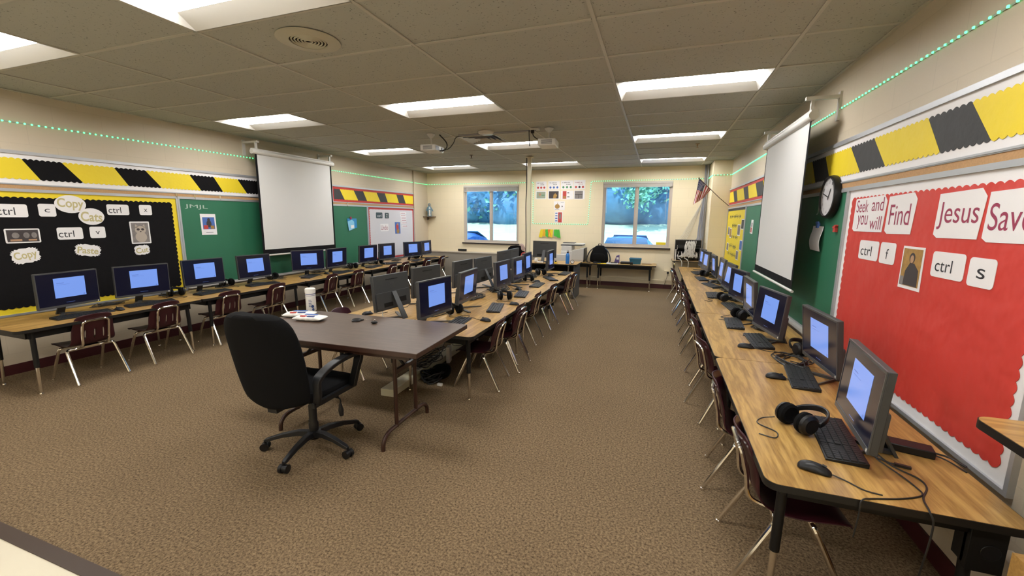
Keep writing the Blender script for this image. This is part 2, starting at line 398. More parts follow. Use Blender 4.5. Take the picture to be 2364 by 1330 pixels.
# ceiling: tiles with cells left open for lamps and the air diffuser
cols = [XL] + [k*1.2192 for k in range(0, 6)] + [XR]
rows = [YF] + [r*0.6096 for r in range(-8, 12)] + [YB]
LC = [(c, r) for c in (0, 2, 4) for r in (-7, -3, 1, 5, 9)]
b = B().m(m_tile); rr = random.Random(3)
for i in range(len(cols)-1):
    for j in range(len(rows)-1):
        c = i-1; r = j-9
        if (c, r) in LC: continue
        x0, x1, y0, y1 = cols[i], cols[i+1], rows[j], rows[j+1]
        if (c, r) == (2, 4): x0 += 0.6096
        z = H + 0.004 + rr.random()*0.003
        b.add([(x0+.006, y0+.006, z), (x1-.006, y0+.006, z+.001), (x1-.006, y1-.006, z), (x0+.006, y1-.006, z+.002)], [(0, 3, 2, 1)])
b.build('ceiling', smooth=False); struct(bpy.data.objects['ceiling'], 'speckled drop-in ceiling tiles')
b = B().m(mat('ceiling_void', (0.05, 0.045, 0.035), 0.9)); b.box(((XL+XR)/2, (YF+YB)/2, H+0.30), (XR-XL+.4, YB-YF+.4, 0.05)); struct(b.build('ceiling', smooth=False), 'slab above the tiles')
b = B().m(m_tbar)
for x in cols[1:-1]: b.box((x, (YF+YB)/2, H+0.003), (0.022, YB-YF, 0.006))
for i in range(len(cols)-1):
    for y in rows[1:-1]: b.box(((cols[i]+cols[i+1])/2, y, H+0.003), (cols[i+1]-cols[i]-0.03, 0.022, 0.006))
b.box((XL+.011, (YF+YB)/2, H+0.001), (0.022, YB-YF, 0.006)); b.box((XR-.011, (YF+YB)/2, H+0.001), (0.022, YB-YF, 0.006)); b.box(((XL+XR)/2, YB-.011, H+0.001), (XR-XL, 0.022, 0.006))
b.box((2*1.2192+.6096, 4.5*.6096, H+.003), (.022, .6096, .006))
struct(b.build('trim_2', smooth=False), 'ceiling grid bars')
# baseboards
for nm, F, u0, u1 in (('baseboard_left', FL, -2.4, YB), ('baseboard_right', FR, -6.03, 2.4), ('baseboard_back', FB, XL, 6.27)):
    b = B().m(m_base); b.fbox(F, u0, u1, 0, 0.10, 0, 0.008); struct(b.build(nm, smooth=False), 'maroon vinyl baseboard along the '+nm.split('_')[1]+' wall')
b = B().m(m_base); b.box((6.44, 6.026, .05), (.34, .008, .1)); struct(b.build('baseboard_pilaster', smooth=False), 'maroon baseboard on the corner pilaster')

# ------------------------------------------------------------------ ceiling lamps
def make_lamp(loc, label):
    t = thing('ceiling_lamp', label, 'ceiling light', loc, 0, 'recessed fluorescent ceiling lamps')
    a, c, h, sx, sy = 0.598, 0.293, 0.045, 0.05, 0.14
    b = B().m(m_trof)
    o = [(-a, -c, 0), (a, -c, 0), (a, c, 0), (-a, c, 0)]; i_ = [(-a+sx, -c+sy, h), (a-sx, -c+sy, h), (a-sx, c-sy, h), (-a+sx, c-sy, h)]
    b.add(o+i_, [(0, 1, 5, 4), (1, 2, 6, 5), (2, 3, 7, 6), (3, 0, 4, 7)])
    b.add([(p[0]*1.012, p[1]*1.02, 0.0) for p in o]+[(p[0], p[1], 0) for p in o]+[(p[0]*1.012, p[1]*1.02, h+.02) for p in o], [(0, 1, 5, 4), (1, 2, 6, 5), (2, 3, 7, 6), (3, 0, 4, 7), (0, 8, 9, 1), (1, 9, 10, 2), (2, 10, 11, 3), (3, 11, 8, 0)])
    b.build('lamp_housing', t, smooth=False)
    b = B().m(m_lens); b.box((0, 0, h+.006), (2*(a-sx), 2*(c-sy), 0.008)); b.build('lamp_lens', t, smooth=False)
    return t
ci = {0: 'left', 2: 'middle', 4: 'right'}
nmr = {-7: 'behind the viewer near the front wall', -3: 'at the top edge of the view', 1: 'in the first full row', 5: 'in the second row', 9: 'in the last row by the windows'}
lamp0 = None
for c, r in LC:
    loc = ((c+.5)*1.2192, (r+.5)*.6096, H); lb = 'lit recessed ceiling lamp in the %s column, %s' % (ci[c], nmr[r])
    if lamp0 is None: lamp0 = make_lamp(loc, lb)
    else: dup(lamp0, loc, 0, lb)

# ------------------------------------------------------------------ windows
def window(nm, Wn, pull, label):
    u0, u1, v0, v1 = Wn; mid = (u0+u1)/2
    t = thing(nm, label, 'window', (mid, YB, v0)); t['kind'] = 'structure'
    b = B().m(m_vinyl); f = .045
    for a in ((u0, u1, v0, v0+f), (u0, u1, v1-f, v1), (u0, u0+f, v0+f, v1-f), (u1-f, u1, v0+f, v1-f)): b.fbox(FB, *a, -.10, -.03)
    b.fbox(FB, mid-.022, mid+.022, v0+f, v1-f, -.085, -.025)
    for a, c in ((u0+f, mid-.022), (mid+.022, u1-f)):
        g = .022
        for q in ((a, c, v0+f, v0+f+g), (a, c, v1-f-g, v1-f), (a, a+g, v0+f+g, v1-f-g), (c-g, c, v0+f+g, v1-f-g)): b.fbox(FB, *q, -.08, -.05)
    b.build('window_frame', t, world=True, smooth=False)
    for a, c in ((u0+f, mid-.022), (mid+.022, u1-f)):
        b = B().m(m_glass); b.fbox(FB, a+.022, c-.022, v0+f+.022, v1-f-.022, -.066, -.062); b.build('glass_pane', t, world=True, smooth=False)
    b = B().m(m_sill); b.fbox(FB, u0-.03, u1+.03, v0-.035, v0-.003, -.02, .05); b.build('window_sill', t, world=True, smooth=False)
    b = B().m(m_blind); b.fbox(FB, u0+.01, u1-.01, v1-.045, v1-.004, -.028, .02)
    n = 14
    for k in range(n): b.fbox(FB, u0+.015, u1-.015, v1-.055-k*pull/n, v1-.0515-k*pull/n, -.028, .015)
    b.fbox(FB, u0+.012, u1-.012, v1-.066-pull, v1-.055-pull, -.028, .017)
    for k in range(4):
        u = u0+.16+k*(u1-u0-.32)/3; b.fbox(FB, u-.004, u+.004, v1-.06-pull, v1-.02, .016, .021)
    bl = b.build('window_blind', t, world=True, smooth=False)
    b = B().m(m_blind); b.tube([FB(u1-.12, v1-.06, .01), FB(u1-.12, v1-.85, -.015)], .0025, 5); b.tube([FB(u0+.09, v1-.06, .01), FB(u0+.09, v1-.70, -.015)], .004, 5); b.build('blind_cord', bl, world=True)
    return t
window('window_1', W1, .09, 'left sliding window with raised blind, trees and lawn outside')
window('window_2', W2, .06, 'right sliding window with raised blind above the backpack')

# ------------------------------------------------------------------ outdoors
def hz(y): return -0.30 if y < 11 else -0.30 + (y-11)*0.108
m_lawn = mat('lawn_grass', (0.50, 0.52, 0.34), 0.95, noise=0.2, nscale=1.2)
b = B().m(m_lawn)
gx = [-45+i*3 for i in range(34)]; gy = [7.0, 9, 11, 14, 17, 20, 24, 28, 32, 40, 60]
b.add([(x, y, hz(y)) for y in gy for x in gx], [(j*34+i, j*34+i+1, (j+1)*34+i+1, (j+1)*34+i) for j in range(len(gy)-1) for i in range(33)])
struct(b.build('ground_outside'), 'sunlit lawn rising behind the building')
b = B().m(mat('asphalt', (0.10, 0.10, 0.11), 0.9)); b.box((3, 9.0, -0.30), (40, 4.0, 0.02)); struct(b.build('parking_pavement'), 'parking pavement outside')
m_leaf = mat('leaves_dark_hazed', (0.060, 0.155, 0.250), 0.6, noise=0.4, nscale=3)  # leaf colour has the bluish outdoor haze mixed in
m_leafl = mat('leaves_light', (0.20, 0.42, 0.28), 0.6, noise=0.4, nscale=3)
m_bark = mat('bark', (0.05, 0.035, 0.025), 0.9)
def tree_obj(x, y, h, r, light, label, seed):
    rd = random.Random(seed); t = thing('tree', label, 'tree', (x, y, hz(y)), 0)
    b = B().m(m_bark); b.tube([(0, 0, -.1), (.05, 0, h*.3), (0, .1, h*.6)], [.22, .17, .08] if not light else [.09, .07, .03], 8); b.build('trunk', t)
    b = B().m(m_leafl if light else m_leaf)
    for k in range(9 if not light else 0):
        a = rd.random()*6.28; q = rd.random()*r*.55; zc = h*((.10 if not light else .3)+.7*rd.random()); s = r*(.45+.35*rd.random())
        b.ellip((q*math.cos(a), q*math.sin(a), zc), (s, s, s*.85), 12, 8)
    cl = [(rd.uniform(-.7, .7)*r, rd.uniform(-.5, .5)*r, h*(.30+.68*rd.random())) for _ in range(26)]
    for k in range(1400):
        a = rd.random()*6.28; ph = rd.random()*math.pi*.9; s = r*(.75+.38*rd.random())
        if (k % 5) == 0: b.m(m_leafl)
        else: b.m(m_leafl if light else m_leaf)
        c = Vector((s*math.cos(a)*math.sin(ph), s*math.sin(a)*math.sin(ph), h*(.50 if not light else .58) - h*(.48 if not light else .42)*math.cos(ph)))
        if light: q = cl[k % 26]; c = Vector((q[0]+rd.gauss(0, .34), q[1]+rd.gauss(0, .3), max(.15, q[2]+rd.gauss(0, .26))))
        e = Vector((rd.uniform(-1, 1), rd.uniform(-1, 1), rd.uniform(-1, 1))).normalized()*(.13 if light else .24); g = e.orthogonal().normalized()*(.08 if light else .14)
        b.add([c-e, c+g, c+e, c-g], [(0, 1, 2, 3)])
    b.build('foliage', t, smooth=True)
    return t
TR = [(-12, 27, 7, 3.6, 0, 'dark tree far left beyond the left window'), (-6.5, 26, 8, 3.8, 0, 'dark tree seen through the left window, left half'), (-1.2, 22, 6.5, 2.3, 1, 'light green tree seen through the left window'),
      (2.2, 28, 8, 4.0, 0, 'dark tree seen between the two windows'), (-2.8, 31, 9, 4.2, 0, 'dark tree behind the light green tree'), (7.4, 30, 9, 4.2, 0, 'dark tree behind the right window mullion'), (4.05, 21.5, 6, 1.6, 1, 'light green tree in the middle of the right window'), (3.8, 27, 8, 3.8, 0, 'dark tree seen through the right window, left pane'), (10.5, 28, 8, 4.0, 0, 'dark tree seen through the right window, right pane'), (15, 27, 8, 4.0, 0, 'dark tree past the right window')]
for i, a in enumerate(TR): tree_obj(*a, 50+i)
def car(x, y, label, rz=0.0, col=(0.06, 0.20, 0.62)):
    m_car = mat('car_paint_blue', col, 0.25); m_cg = mat('car_glass', (0.02, 0.06, 0.12), 0.1)
    t = thing('parked_car', label, 'car', (x, y, -.29), rz, None)
    prof = [(-2.1, .35), (-2.15, .62), (-1.9, .80), (-1.15, .90), (-.55, 1.36), (.55, 1.40), (1.35, 1.02), (2.0, .95), (2.12, .6), (2.1, .32)]
    b = B().m(m_car); rings = []
    for yy, zz in prof: pass
    for s_, k in ((-1, .0), (-1, 1), (1, 1), (1, 0)): pass
    def ring(yy, zz):
        wd = .86 if zz < 1.0 else .86-(zz-1.0)*.75
        return [(-.84, yy, .28), (-.88, yy, min(zz, .6)), (-wd, yy, zz*.985), (-wd*.6, yy, zz), (wd*.6, yy, zz), (wd, yy, zz*.985), (.88, yy, min(zz, .6)), (.84, yy, .28)]
    b.loft([ring(yy, zz) for yy, zz in prof]); b.build('car_body', t, sub=1)
    b = B().m(m_cg)
    b.add([(-.66, -1.08, .97), (.66, -1.08, .97), (.52, -.62, 1.34), (-.52, -.62, 1.34)], [(0, 1, 2, 3)]); b.build('windshield', t, solid=.02); b = B().m(m_cg); b.add([(-.60, 1.28, 1.10), (.60, 1.28, 1.10), (.48, .70, 1.37), (-.48, .70, 1.37)], [(3, 2, 1, 0)])
    b.build('rear_window', t, solid=.02)
    for sx in (-.8, .8):
        for sy in (-1.35, 1.35):
            b = B().m(m_black); b.tube([(sx-.1, sy, .32), (sx+.1, sy, .32)], .32, 18); b.build('wheel', t)
    return t
car(4.50, 9.35, 'blue car parked outside the right window'); car(-1.35, 10.0, 'dark blue car parked outside the left window', 0, (0.015, 0.05, 0.20))

# ================================================================== CLASSROOM TABLES
TT = 0.60
def make_table(label, L=1.524, W=0.762, T=TT, group=None, top=None, sleeve=0.24, rad=.05, modesty=False):
    t = thing('classroom_table', label, 'table', (0, 0, 0), 0, group)
    b = B().m(m_edge); b.poly(FZ, rrect(-W/2, W/2, -L/2, L/2, rad, 5), T-.028, T-.0012)
    b.m(top or m_oak); b.poly(FZ, rrect(-W/2+.003, W/2-.003, -L/2+.003, L/2-.003, rad-.003, 5), T-.0012, T)
    b.build('tabletop', t)
    b = B().m(m_steelb); w, l, z = W/2-.09, L/2-.10, T-.063
    b.box((w, 0, z), (.022, 2*l, .07)); b.box((-w, 0, z), (.022, 2*l, .07)); b.box((0, l, z), (2*w-.02, .022, .07)); b.box((0, -l, z), (2*w-.02, .022, .07))
    b.build('apron', t, smooth=False)
    for sx in (-1, 1):
        for sy in (-1, 1):
            x, y = sx*(w-.005), sy*(l-.03); x2, y2 = x+sx*.012, y+sy*.012
            b = B().m(m_steelb); b.tube([(x, y, T-.03), (x+sx*.006, y+sy*.006, sleeve)], .0185, 14); lg = b.build('leg', t)
            b = B().m(m_chrome); b.tube([(x+sx*.006, y+sy*.006, sleeve+.02), (x2, y2, .014)], [.0145, .0115], 12); b.build('leg_extension', lg)
            b = B().m(m_chrome); b.lathe([(.006, .016), (.013, .012), (.015, .004), (.012, 0)], 12, (x2, y2, 0)); b.build('glide', lg)
    return t
RT = 'oak-topped table, '
tl = make_table(RT+'left wall row, nearest the camera under the black bulletin board', group='oak-topped tables along the left wall')
tl.location = (-0.02, -1.50+.762, 0)
lt = ['second from the camera, before the chalkboard', 'third from the camera, below the left projector screen', 'fourth from the camera, by the blue folder', 'last one by the far left corner']
for k in range(1, 5): dup(tl, (-0.02, -1.50+1.524*k+.762, 0), 0, RT+'left wall row, '+lt[k-1])
rt = ['nearest the camera, with the big headphones on it', 'second from the camera, below the clock', 'third from the camera, below the right projector screen', 'fourth from the camera', 'last one by the cable rack']
for k in range(5): dup(tl, (6.13, -1.65+1.524*k+.762, 0), 0, RT+'right wall row, '+rt[k], 'oak-topped tables along the right wall')
mt_ = ['next to the brown folding table', 'halfway along the island', 'at the window end of the island']
for k in range(3):
    for x, sd_ in ((3.551, 'right'), (2.785, 'left')):
        dup(tl, (x, -0.30+1.524*k+.762, 0), 0, RT+'%s side of the middle island, %s' % (sd_, mt_[k]), 'oak-topped tables of the middle island')
# back wall tables
bt = make_table('low oak-topped table under the right window with a backpack on it', 1.36, .60, .575); bt.location = (4.64, 6.43, 0); bt.rotation_euler.z = R(90)
pt = dup(bt, (3.28, 6.43, 0), R(90), 'low oak-topped table carrying the white printer')
# corner table for the cable rack
t = thing('small_table', 'small tan-topped table with chrome legs in the far right corner', 'table', (5.93, 6.42, 0))
b = B().m(m_edge); b.poly(FZ, rrect(-.30, .32, -.27, .31, .03), .685, .70); b.m(m_tan); b.poly(FZ, rrect(-.297, .317, -.267, .307, .028), .70, .7015); b.build('tabletop', t)
for sx in (-1, 1):
    b = B().m(m_chrome); x = .01+sx*.26
    b.tube(bez([(x, -.22, 0), (x, -.22, .55), (x, -.20, .66), (x, -.12, .68), (x, .12, .68), (x, .22, .66), (x, .25, .55), (x, .25, 0)], 4), .011, 8); b.build('leg', t)
# teacher desk at the end of the island
t = thing('desk', 'taller desk with dark side panels at the window end of the island', 'desk', (3.34, 5.01, 0))
b = B().m(m_edge); b.poly(FZ, rrect(-.52, .52, -.36, .30, .03), .667, .688); b.m(m_oakx); b.poly(FZ, rrect(-.517, .517, -.357, .297, .028), .688, .69); b.build('desktop', t)
b = B().m(m_grey); b.box((.475, -.03, .34), (.025, .58, .655)); b.build('side_panel', t)
b = B().m(m_grey); b.box((-.475, -.03, .34), (.025, .58, .655)); b.build('side_panel', t)
b = B().m(m_steelb); b.box((0, .18, .42), (.92, .02, .48)); b.build('modesty_panel', t)
b = B().m(m_chrome); b.tube([(.36, -.30, .667), (.36, -.30, 0)], .02, 12); b.build('leg', t)
# desk corner beside the viewer, lower right of the photo
t = thing('side_desk', 'tall oak desk corner at the right edge beside the viewer', 'desk', (6.54, -1.84, 0))
b = B().m(m_edge); b.poly(FZ, rrect(-.16, .066, -.50, .36, .05, 5), .90-.03, .8988); b.m(m_oakx); b.poly(FZ, rrect(-.157, .063, -.497, .357, .047, 5), .8988, .90); b.build('desktop', t)
b = B().m(m_oakx); b.box((-.06, -.22, .30), (.24, .56, .60)); b.build('cabinet', t)
b = B().m(m_black); b.tube([(.02, .26, .872), (.02, .26, .02)], .018, 10); b.build('leg', t)

# ================================================================== BROWN FOLDING TABLE
t = thing('folding_table', 'dark walnut-top folding table with brown steel legs', 'table', (3.20, -0.835, 0), R(1.5))
b = B().m(m_brown); b.box((0, 0, .727), (1.53, .76, .030)); b.m(m_walnut); b.box((0, 0, .7435), (1.53, .76, .003)); b.build('tabletop', t, bevel=.003)
b = B().m(m_brown)
for sy in (-1, 1): b.box((0, sy*.33, .695), (1.36, .012, .035))
b.build('rail', t)
for sx, x in ((1, .44), (-1, -.44)):
    b = B().m(m_brown)
    for sy in (-1, 1):
        b.tube([(x, sy*.13, .70), (x, sy*.13, .095)], .0145, 10)
    lg = b.build('leg', t)
    b = B().m(m_brown); b.tube(bez([(x, -.30, 0), (x, -.29, .06), (x, -.24, .098), (x, -.15, .105), (x, .15, .105), (x, .24, .098), (x, .29, .06), (x, .30, 0)], 5), .0145, 10); b.build('foot', lg)
    b = B().m(m_brown); b.box((x, 0, .50), (.022, .27, .03)); b.build('crossbar', lg)
    b = B().m(m_black); b.tube([(x, 0, .50), (x-sx*.09, 0, .60), (x-sx*.26, 0, .70)], .011, 8); b.box((x-sx*.09, 0, .60), (.06, .03, .05)); b.build('folding_brace', lg)

# ================================================================== MAROON SCHOOL CHAIRS
def make_chair(label, group):
    t = thing('school_chair', label, 'chair', (0, 0, 0), 0, group)
    prof = [(.195, .330), (.190, .348), (.165, .356), (.10, .350), (.03, .343), (-.04, .343), (-.10, .352), (-.135, .375), (-.152, .41), (-.160, .45), (-.168, .50), (-.186, .55), (-.203, .60), (-.217, .635), (-.224, .655)]
    wd = [.155, .165, .175, .180, .182, .180, .175, .170, .166, .163, .160, .154, .146, .132, .098]
    us = [-1, -.86, -.66, -.44, -.40, -.22, -.02, .02, .22, .40, .44, .66, .86, 1]
    vs = []; fs = []
    for (y, z), w_ in zip(prof, wd):
        isb = max(0, min(1, (z-.37)/.1)) if y < -.1 else 0
        for u in us:
            cz = (1-isb)*(.012*u*u - .004) ; cy = isb*(.030*u*u - .012)
            vs.append((u*w_, y+cy, z+cz - (.012*u*u if (y, z) == prof[-1] else 0)))
    n = len(us)
    for i in range(len(prof)-1):
        for k in range(n-1):
            if 8 <= i <= 9 and k in (3, 6, 9): continue
            fs.append((i*n+k, i*n+k+1, (i+1)*n+k+1, (i+1)*n+k))
    b = B().m(m_maroon); b.add(vs, fs); b.build('seat_shell', t, solid=.009, sub=1)
    b = B().m(m_chrome); b.tube(bez([(-.095, -.06, .322), (-.097, -.13, .338), (-.098, -.172, .37), (-.099, -.186, .46), (-.098, -.210, .555), (-.085, -.221, .583), (-.05, -.224, .592), (.05, -.224, .592), (.085, -.221, .583), (.098, -.210, .555), (.099, -.186, .46), (.098, -.172, .37), (.097, -.13, .338), (.095, -.06, .322)], 4), .0098, 8); b.build('back_support', t)
    b = B().m(m_chrome); b.tube([(-.160, -.075, .320), (.160, -.075, .320)], .0115, 8); b.tube([(-.150, .06, .322), (.150, .06, .322)], .0115, 8); b.box((0, 0, .333), (.12, .22, .006)); b.build('seat_frame', t)
    for sx in (-1, 1):
        for y0, y1, x1 in ((-.075, -.225, .193), (.06, .205, .182)):
            xb = .172 if y0 < 0 else .162; s_ = -1 if y0 < 0 else 1
            b = B().m(m_chrome); b.tube(bez([(sx*(xb-.03), y0, .320), (sx*(xb-.008), y0+s_*.001, .318), (sx*(xb+.004), y0+s_*.008, .306), (sx*(xb+.008), y0+s_*.018, .285)], 4)+[(sx*x1, y1, .012)], .0122, 10); lg = b.build('leg', t)
            b = B().m(m_chrome); b.lathe([(.007, .016), (.013, .012), (.014, .004), (.011, 0)], 10, (sx*x1, y1, 0)); b.build('glide', lg)
    return t
GL = 'maroon chairs along the left wall'; GR = 'maroon chairs along the right wall'; GM = 'maroon chairs on the right side of the middle island'
CH = 'maroon school chair, '
LB = ['in front of the nearest left computer', 'second along the left wall tables', 'third along the left wall tables', 'fourth along the left wall, behind the office chair', 'fifth along the left wall tables', 'sixth along the left wall tables', 'seventh along the left wall, near the blue folder', 'eighth along the left wall tables', 'ninth along the left wall tables', 'last along the left wall, by the far corner']
ch0 = make_chair(CH+LB[0], GL); ch0.location = (.158, -.98, 0); ch0.rotation_euler.z = R(90)
# facing -x = rotate +Y to -X: +90 degrees
for k, (y, dx, a) in enumerate([(-.37, 0, 2), (.36, 0, -2), (1.02, .02, 3), (2.08, 0, 4), (2.74, 0, -2), (3.72, .02, 3), (4.20, 0, 0), (5.05, .03, -3), (5.75, .02, 2)]):
    dup(ch0, (.158+dx, y, 0), R(90+a), CH+LB[k+1])
RB = ['nearest the camera, under the near table', 'second along the right wall tables', 'third along the right wall tables, turned slightly', 'fourth along the right wall tables', 'fifth along the right wall tables', 'sixth along the right wall tables', 'seventh along the right wall tables', 'eighth along the right wall tables', 'last along the right wall, by the cable rack']
for k, (y, x, a) in enumerate([(-1.28, 5.93, 0), (-.67, 5.905, -9), (.26, 5.885, 12), (1.02, 5.90, 3), (1.96, 5.875, 0), (2.63, 5.90, 2), (3.38, 5.88, 0), (4.10, 5.85, -3), (5.28, 5.82, 12)]):
    dup(ch0, (x, y, 0), R(-90+a), 'right wall row: '+CH+RB[k], GR)
MB_ = ['nearest the folding table', 'second from the folding table', 'third, overlapping the second', 'fourth from the folding table', 'fifth from the folding table', 'next to last by the window-end desk', 'last by the window-end desk']
for k, (y, x, a) in enumerate([(.22, 3.785, 6), (.75, 3.83, 0), (.97, 3.74, 0), (1.71, 3.725, 2), (2.49, 3.745, -3), (3.53, 3.75, 4), (3.93, 3.775, -2)]):
    dup(ch0, (x, y, 0), R(90+a), 'island: '+CH+MB_[k], GM)
dup(ch0, (2.52, .02, 0), R(-90), 'maroon school chair on the left side of the island, mostly behind the folding table')

# ================================================================== ALL-IN-ONE COMPUTERS
ZB = .686; MW, MH = .492, .335
def make_computer(label, group):
    # local: screen faces +X, base on z=0 (table top)
    t = thing('desktop_computer', label, 'computer', (0, 0, TT), 0, group); z0 = ZB-TT
    b = B().m(m_grey); D = .028
    sh = Matrix.Shear('YZ', 4, (-.035, 0)) if False else None
    b.box((-D/2-.002, 0, z0+MH/2), (D, MW, MH)); cs = b.build('screen_housing', t, bevel=.003)
    b = B().m(m_bezel)
    fx = Frame((0, 0, 0), (0, 1, 0), (1, 0, 0))
    for q in ((-MW/2, MW/2, z0, z0+.022), (-MW/2, MW/2, z0+MH-.010, z0+MH), (-MW/2, -MW/2+.006, z0+.022, z0+MH-.010), (MW/2-.006, MW/2, z0+.022, z0+MH-.010)): b.fbox(fx, *q, -.002, .003)
    b.build('bezel', t, smooth=False)
    b = B().m(m_lcd); b.fbox(fx, -MW/2+.006, MW/2-.006, z0+.022, z0+MH-.010, -.002, .001)
    zc = z0+.022+(MH-.032)*.52
    b.m(m_win); b.fbox(fx, -.113, .135, zc-.088, zc+.100, .001, .0018)
    b.m(m_ink); b.fbox(fx, .112, .124, zc-.080, zc-.070, .0018, .0022); b.fbox(fx, -.092, -.035, zc+.050, zc+.055, .0018, .0021); b.fbox(fx, -.092, .01, zc+.036, zc+.038, .0018, .0021); b.fbox(fx, -.035, .035, z0+.042, z0+.0435, .001, .0014)
    b.build('screen', t, smooth=False)
    b = B().m(m_white); b.fbox(fx, MW/2-.022, MW/2-.012, z0+.006, z0+.018, .003, .0035); b.build('sticker', t, smooth=False, label='small white sticker')
    # back
    bk = Frame((-D-.002, 0, 0), (0, -1, 0), (-1, 0, 0))
    b = B().m(m_grey); b.poly(bk, rrect(-MW/2+.012, MW/2-.012, z0+.012, z0+.17, .01), -.001, .014)
    b.m(m_black); b.fbox(bk, -.085, .085, z0+MH-.052, z0+MH-.043, 0, .0015); b.m(m_steelb); b.fbox(bk, -.15, -.03, z0+.03, z0+.07, .014, .0155); b.fbox(bk, .05, .17, z0+.05, z0+.10, .014, .0155)
    b.m(m_bezel); b.text(bk, 'acer', 0, z0+MH-.085, .060, .018, .0012)
    b.build('back_cover', t)
    b = B().m(m_grey); zs = z0+.15
    b.loft([[(-D-.014, -.030, zs), (-D-.004, -.030, zs+.02), (-D-.004, .030, zs+.02), (-D-.014, .030, zs)], [(-.165, -.034, .0), (-.152, -.034, .0), (-.152, .034, .0), (-.165, .034, .0)]]); b.box((-.125, 0, .008), (.07, .03, .012)); b.build('stand', t)
    for s_ in (-1, 1):
        b = B().m(m_bezel); b.loft([[(-.10, s_*.012-.012, .0), (-.085, s_*.012+.012, .0), (-.085, s_*.012+.012, .016), (-.10, s_*.012-.012, .016)], [(.085, s_*.165-.012, .0), (.10, s_*.165+.012, .0), (.10, s_*.165+.012, .010), (.085, s_*.165-.012, .010)]]); b.build('foot', t)
    return t
GC = {'L': 'all-in-one computers along the left wall', 'R': 'all-in-one computers along the right wall', 'm': 'all-in-one computers on the island facing the aisle', 'b': 'all-in-one computers on the island facing the left wall'}
MON = {'L1': (-0.029, -0.955, 8.9, -1.5), 'L2': (-0.031, -0.334, -6.9, -2.3), 'L3': (-0.108, 0.393, -3.4, 2.9), 'L4': (-0.091, 1.092, -3.6, 3.4), 'L5': (-0.076, 2.042, -31.2, 1.5), 'L6': (0.001, 2.600, 1.5, -3.2), 'L7': (-0.025, 3.486, -3.6, -2.8), 'L8': (-0.064, 4.154, -4.0, -0.9), 'L9': (0.076, 4.917, -17.8, 1.4), 'L10': (0.081, 5.517, 4.0, 1.3), 'b1': (2.896, 0.095, 174.1, -5.0), 'b2': (2.835, 0.818, 172.8, 1.7), 'b3': (2.918, 1.589, 176.8, 1.7), 'b4': (3.024, 2.077, 176.2, -4.0), 'b5': (2.836, 3.347, 176.5, 1.7), 'b6': (2.837, 3.876, 180.1, 1.7), 'm1': (3.451, -0.013, -6.2, 1.2), 'm2': (3.435, 0.666, 3.7, -5.4), 'm3': (3.464, 1.725, -2.1, 3.4), 'm4': (3.462, 2.347, 0.3, 1.2), 'm5': (3.368, 3.114, 2.5, 2.6), 'm6': (3.584, 3.769, 1.5, 1.5), 'R1': (6.145, -1.230, 173.2, 3.3), 'R2': (6.293, -0.363, 183.3, -6.3), 'R3': (6.167, 0.433, 189.9, 5.0), 'R4': (6.174, 1.113, 180.2, -4.7), 'R5': (6.179, 1.884, 189.1, 1.6), 'R6': (6.175, 2.661, 183.9, 8.4), 'R7': (6.188, 3.313, 180.4, 3.8), 'R8': (6.188, 3.976, 180.9, -4.4), 'R9': (6.126, 4.770, 187.0, 3.0),  'R10': (6.12, 5.40, 186, 2)}
TILTED = ('screen_housing', 'bezel', 'screen', 'sticker', 'back_cover')
def tilt(root, t):
    z0 = ZB-TT; th = -R(t)
    for c in root.children:
        if c.name.split('.')[0] in TILTED: c.rotation_euler = (0, th, 0); c.location = (-z0*math.sin(th), 0, z0*(1-math.cos(th)))
LBM = ['before the black bulletin board, nearest the camera', 'before the right end of the black bulletin board', 'at the left edge of the left chalkboard', 'left of the left projector screen, its bottom corner', 'turned toward the aisle, under the left projector screen', 'right below the right edge of the left projector screen', 'just right of the blue folder, before the white board', 'in front of the white paper board', 'next to last before the far left corner', 'last before the far left corner']
RBM = ['nearest the camera, before the red bulletin board', 'second, at the left edge of the red bulletin board', 'third from the camera, below the clock', 'fourth from the camera, screen glaring grey', 'fifth from the camera', 'sixth from the camera', 'seventh from the camera', 'eighth from the camera', 'ninth from the camera', 'last by the cable rack']
BBM = ['back view, nearest, with a white cable', 'back view, second from the folding table', 'back view, third from the folding table', 'back view, fourth, with silver stand feet showing', 'back view, fifth from the folding table', 'back view, last before the window-end desk']
MMM = ['lit screen just behind the folding table', 'lit screen, second from the folding table', 'lit screen, third from the folding table', 'lit screen, fourth from the folding table', 'lit screen, fifth from the folding table', 'last, seen almost edge-on near the desk']
pc0 = None
TL = {}
for k, (x, y, a, tt_) in MON.items():
    i = int(k[1:])-1
    lb = {'L': 'left wall row: all-in-one computer ', 'R': 'right wall row: all-in-one computer ', 'b': 'island: all-in-one computer, ', 'm': 'island: all-in-one computer, '}[k[0]] + {'L': LBM, 'R': RBM, 'b': BBM, 'm': MMM}[k[0]][i]
    if pc0 is None: pc0 = make_computer(lb, GC['L']); pc0.location = (x, y, TT); pc0.rotation_euler.z = R(a); q = pc0
    else: q = dup(pc0, (x, y, TT), R(a), lb, GC[k[0]])
    TL[k] = (q, tt_)
for q, tt_ in TL.values(): tilt(q, tt_)
dup(pc0, (3.14, 5.0, .69), R(88), 'grey all-in-one computer on the tall desk, seen from behind', 'computers on the tall desk')

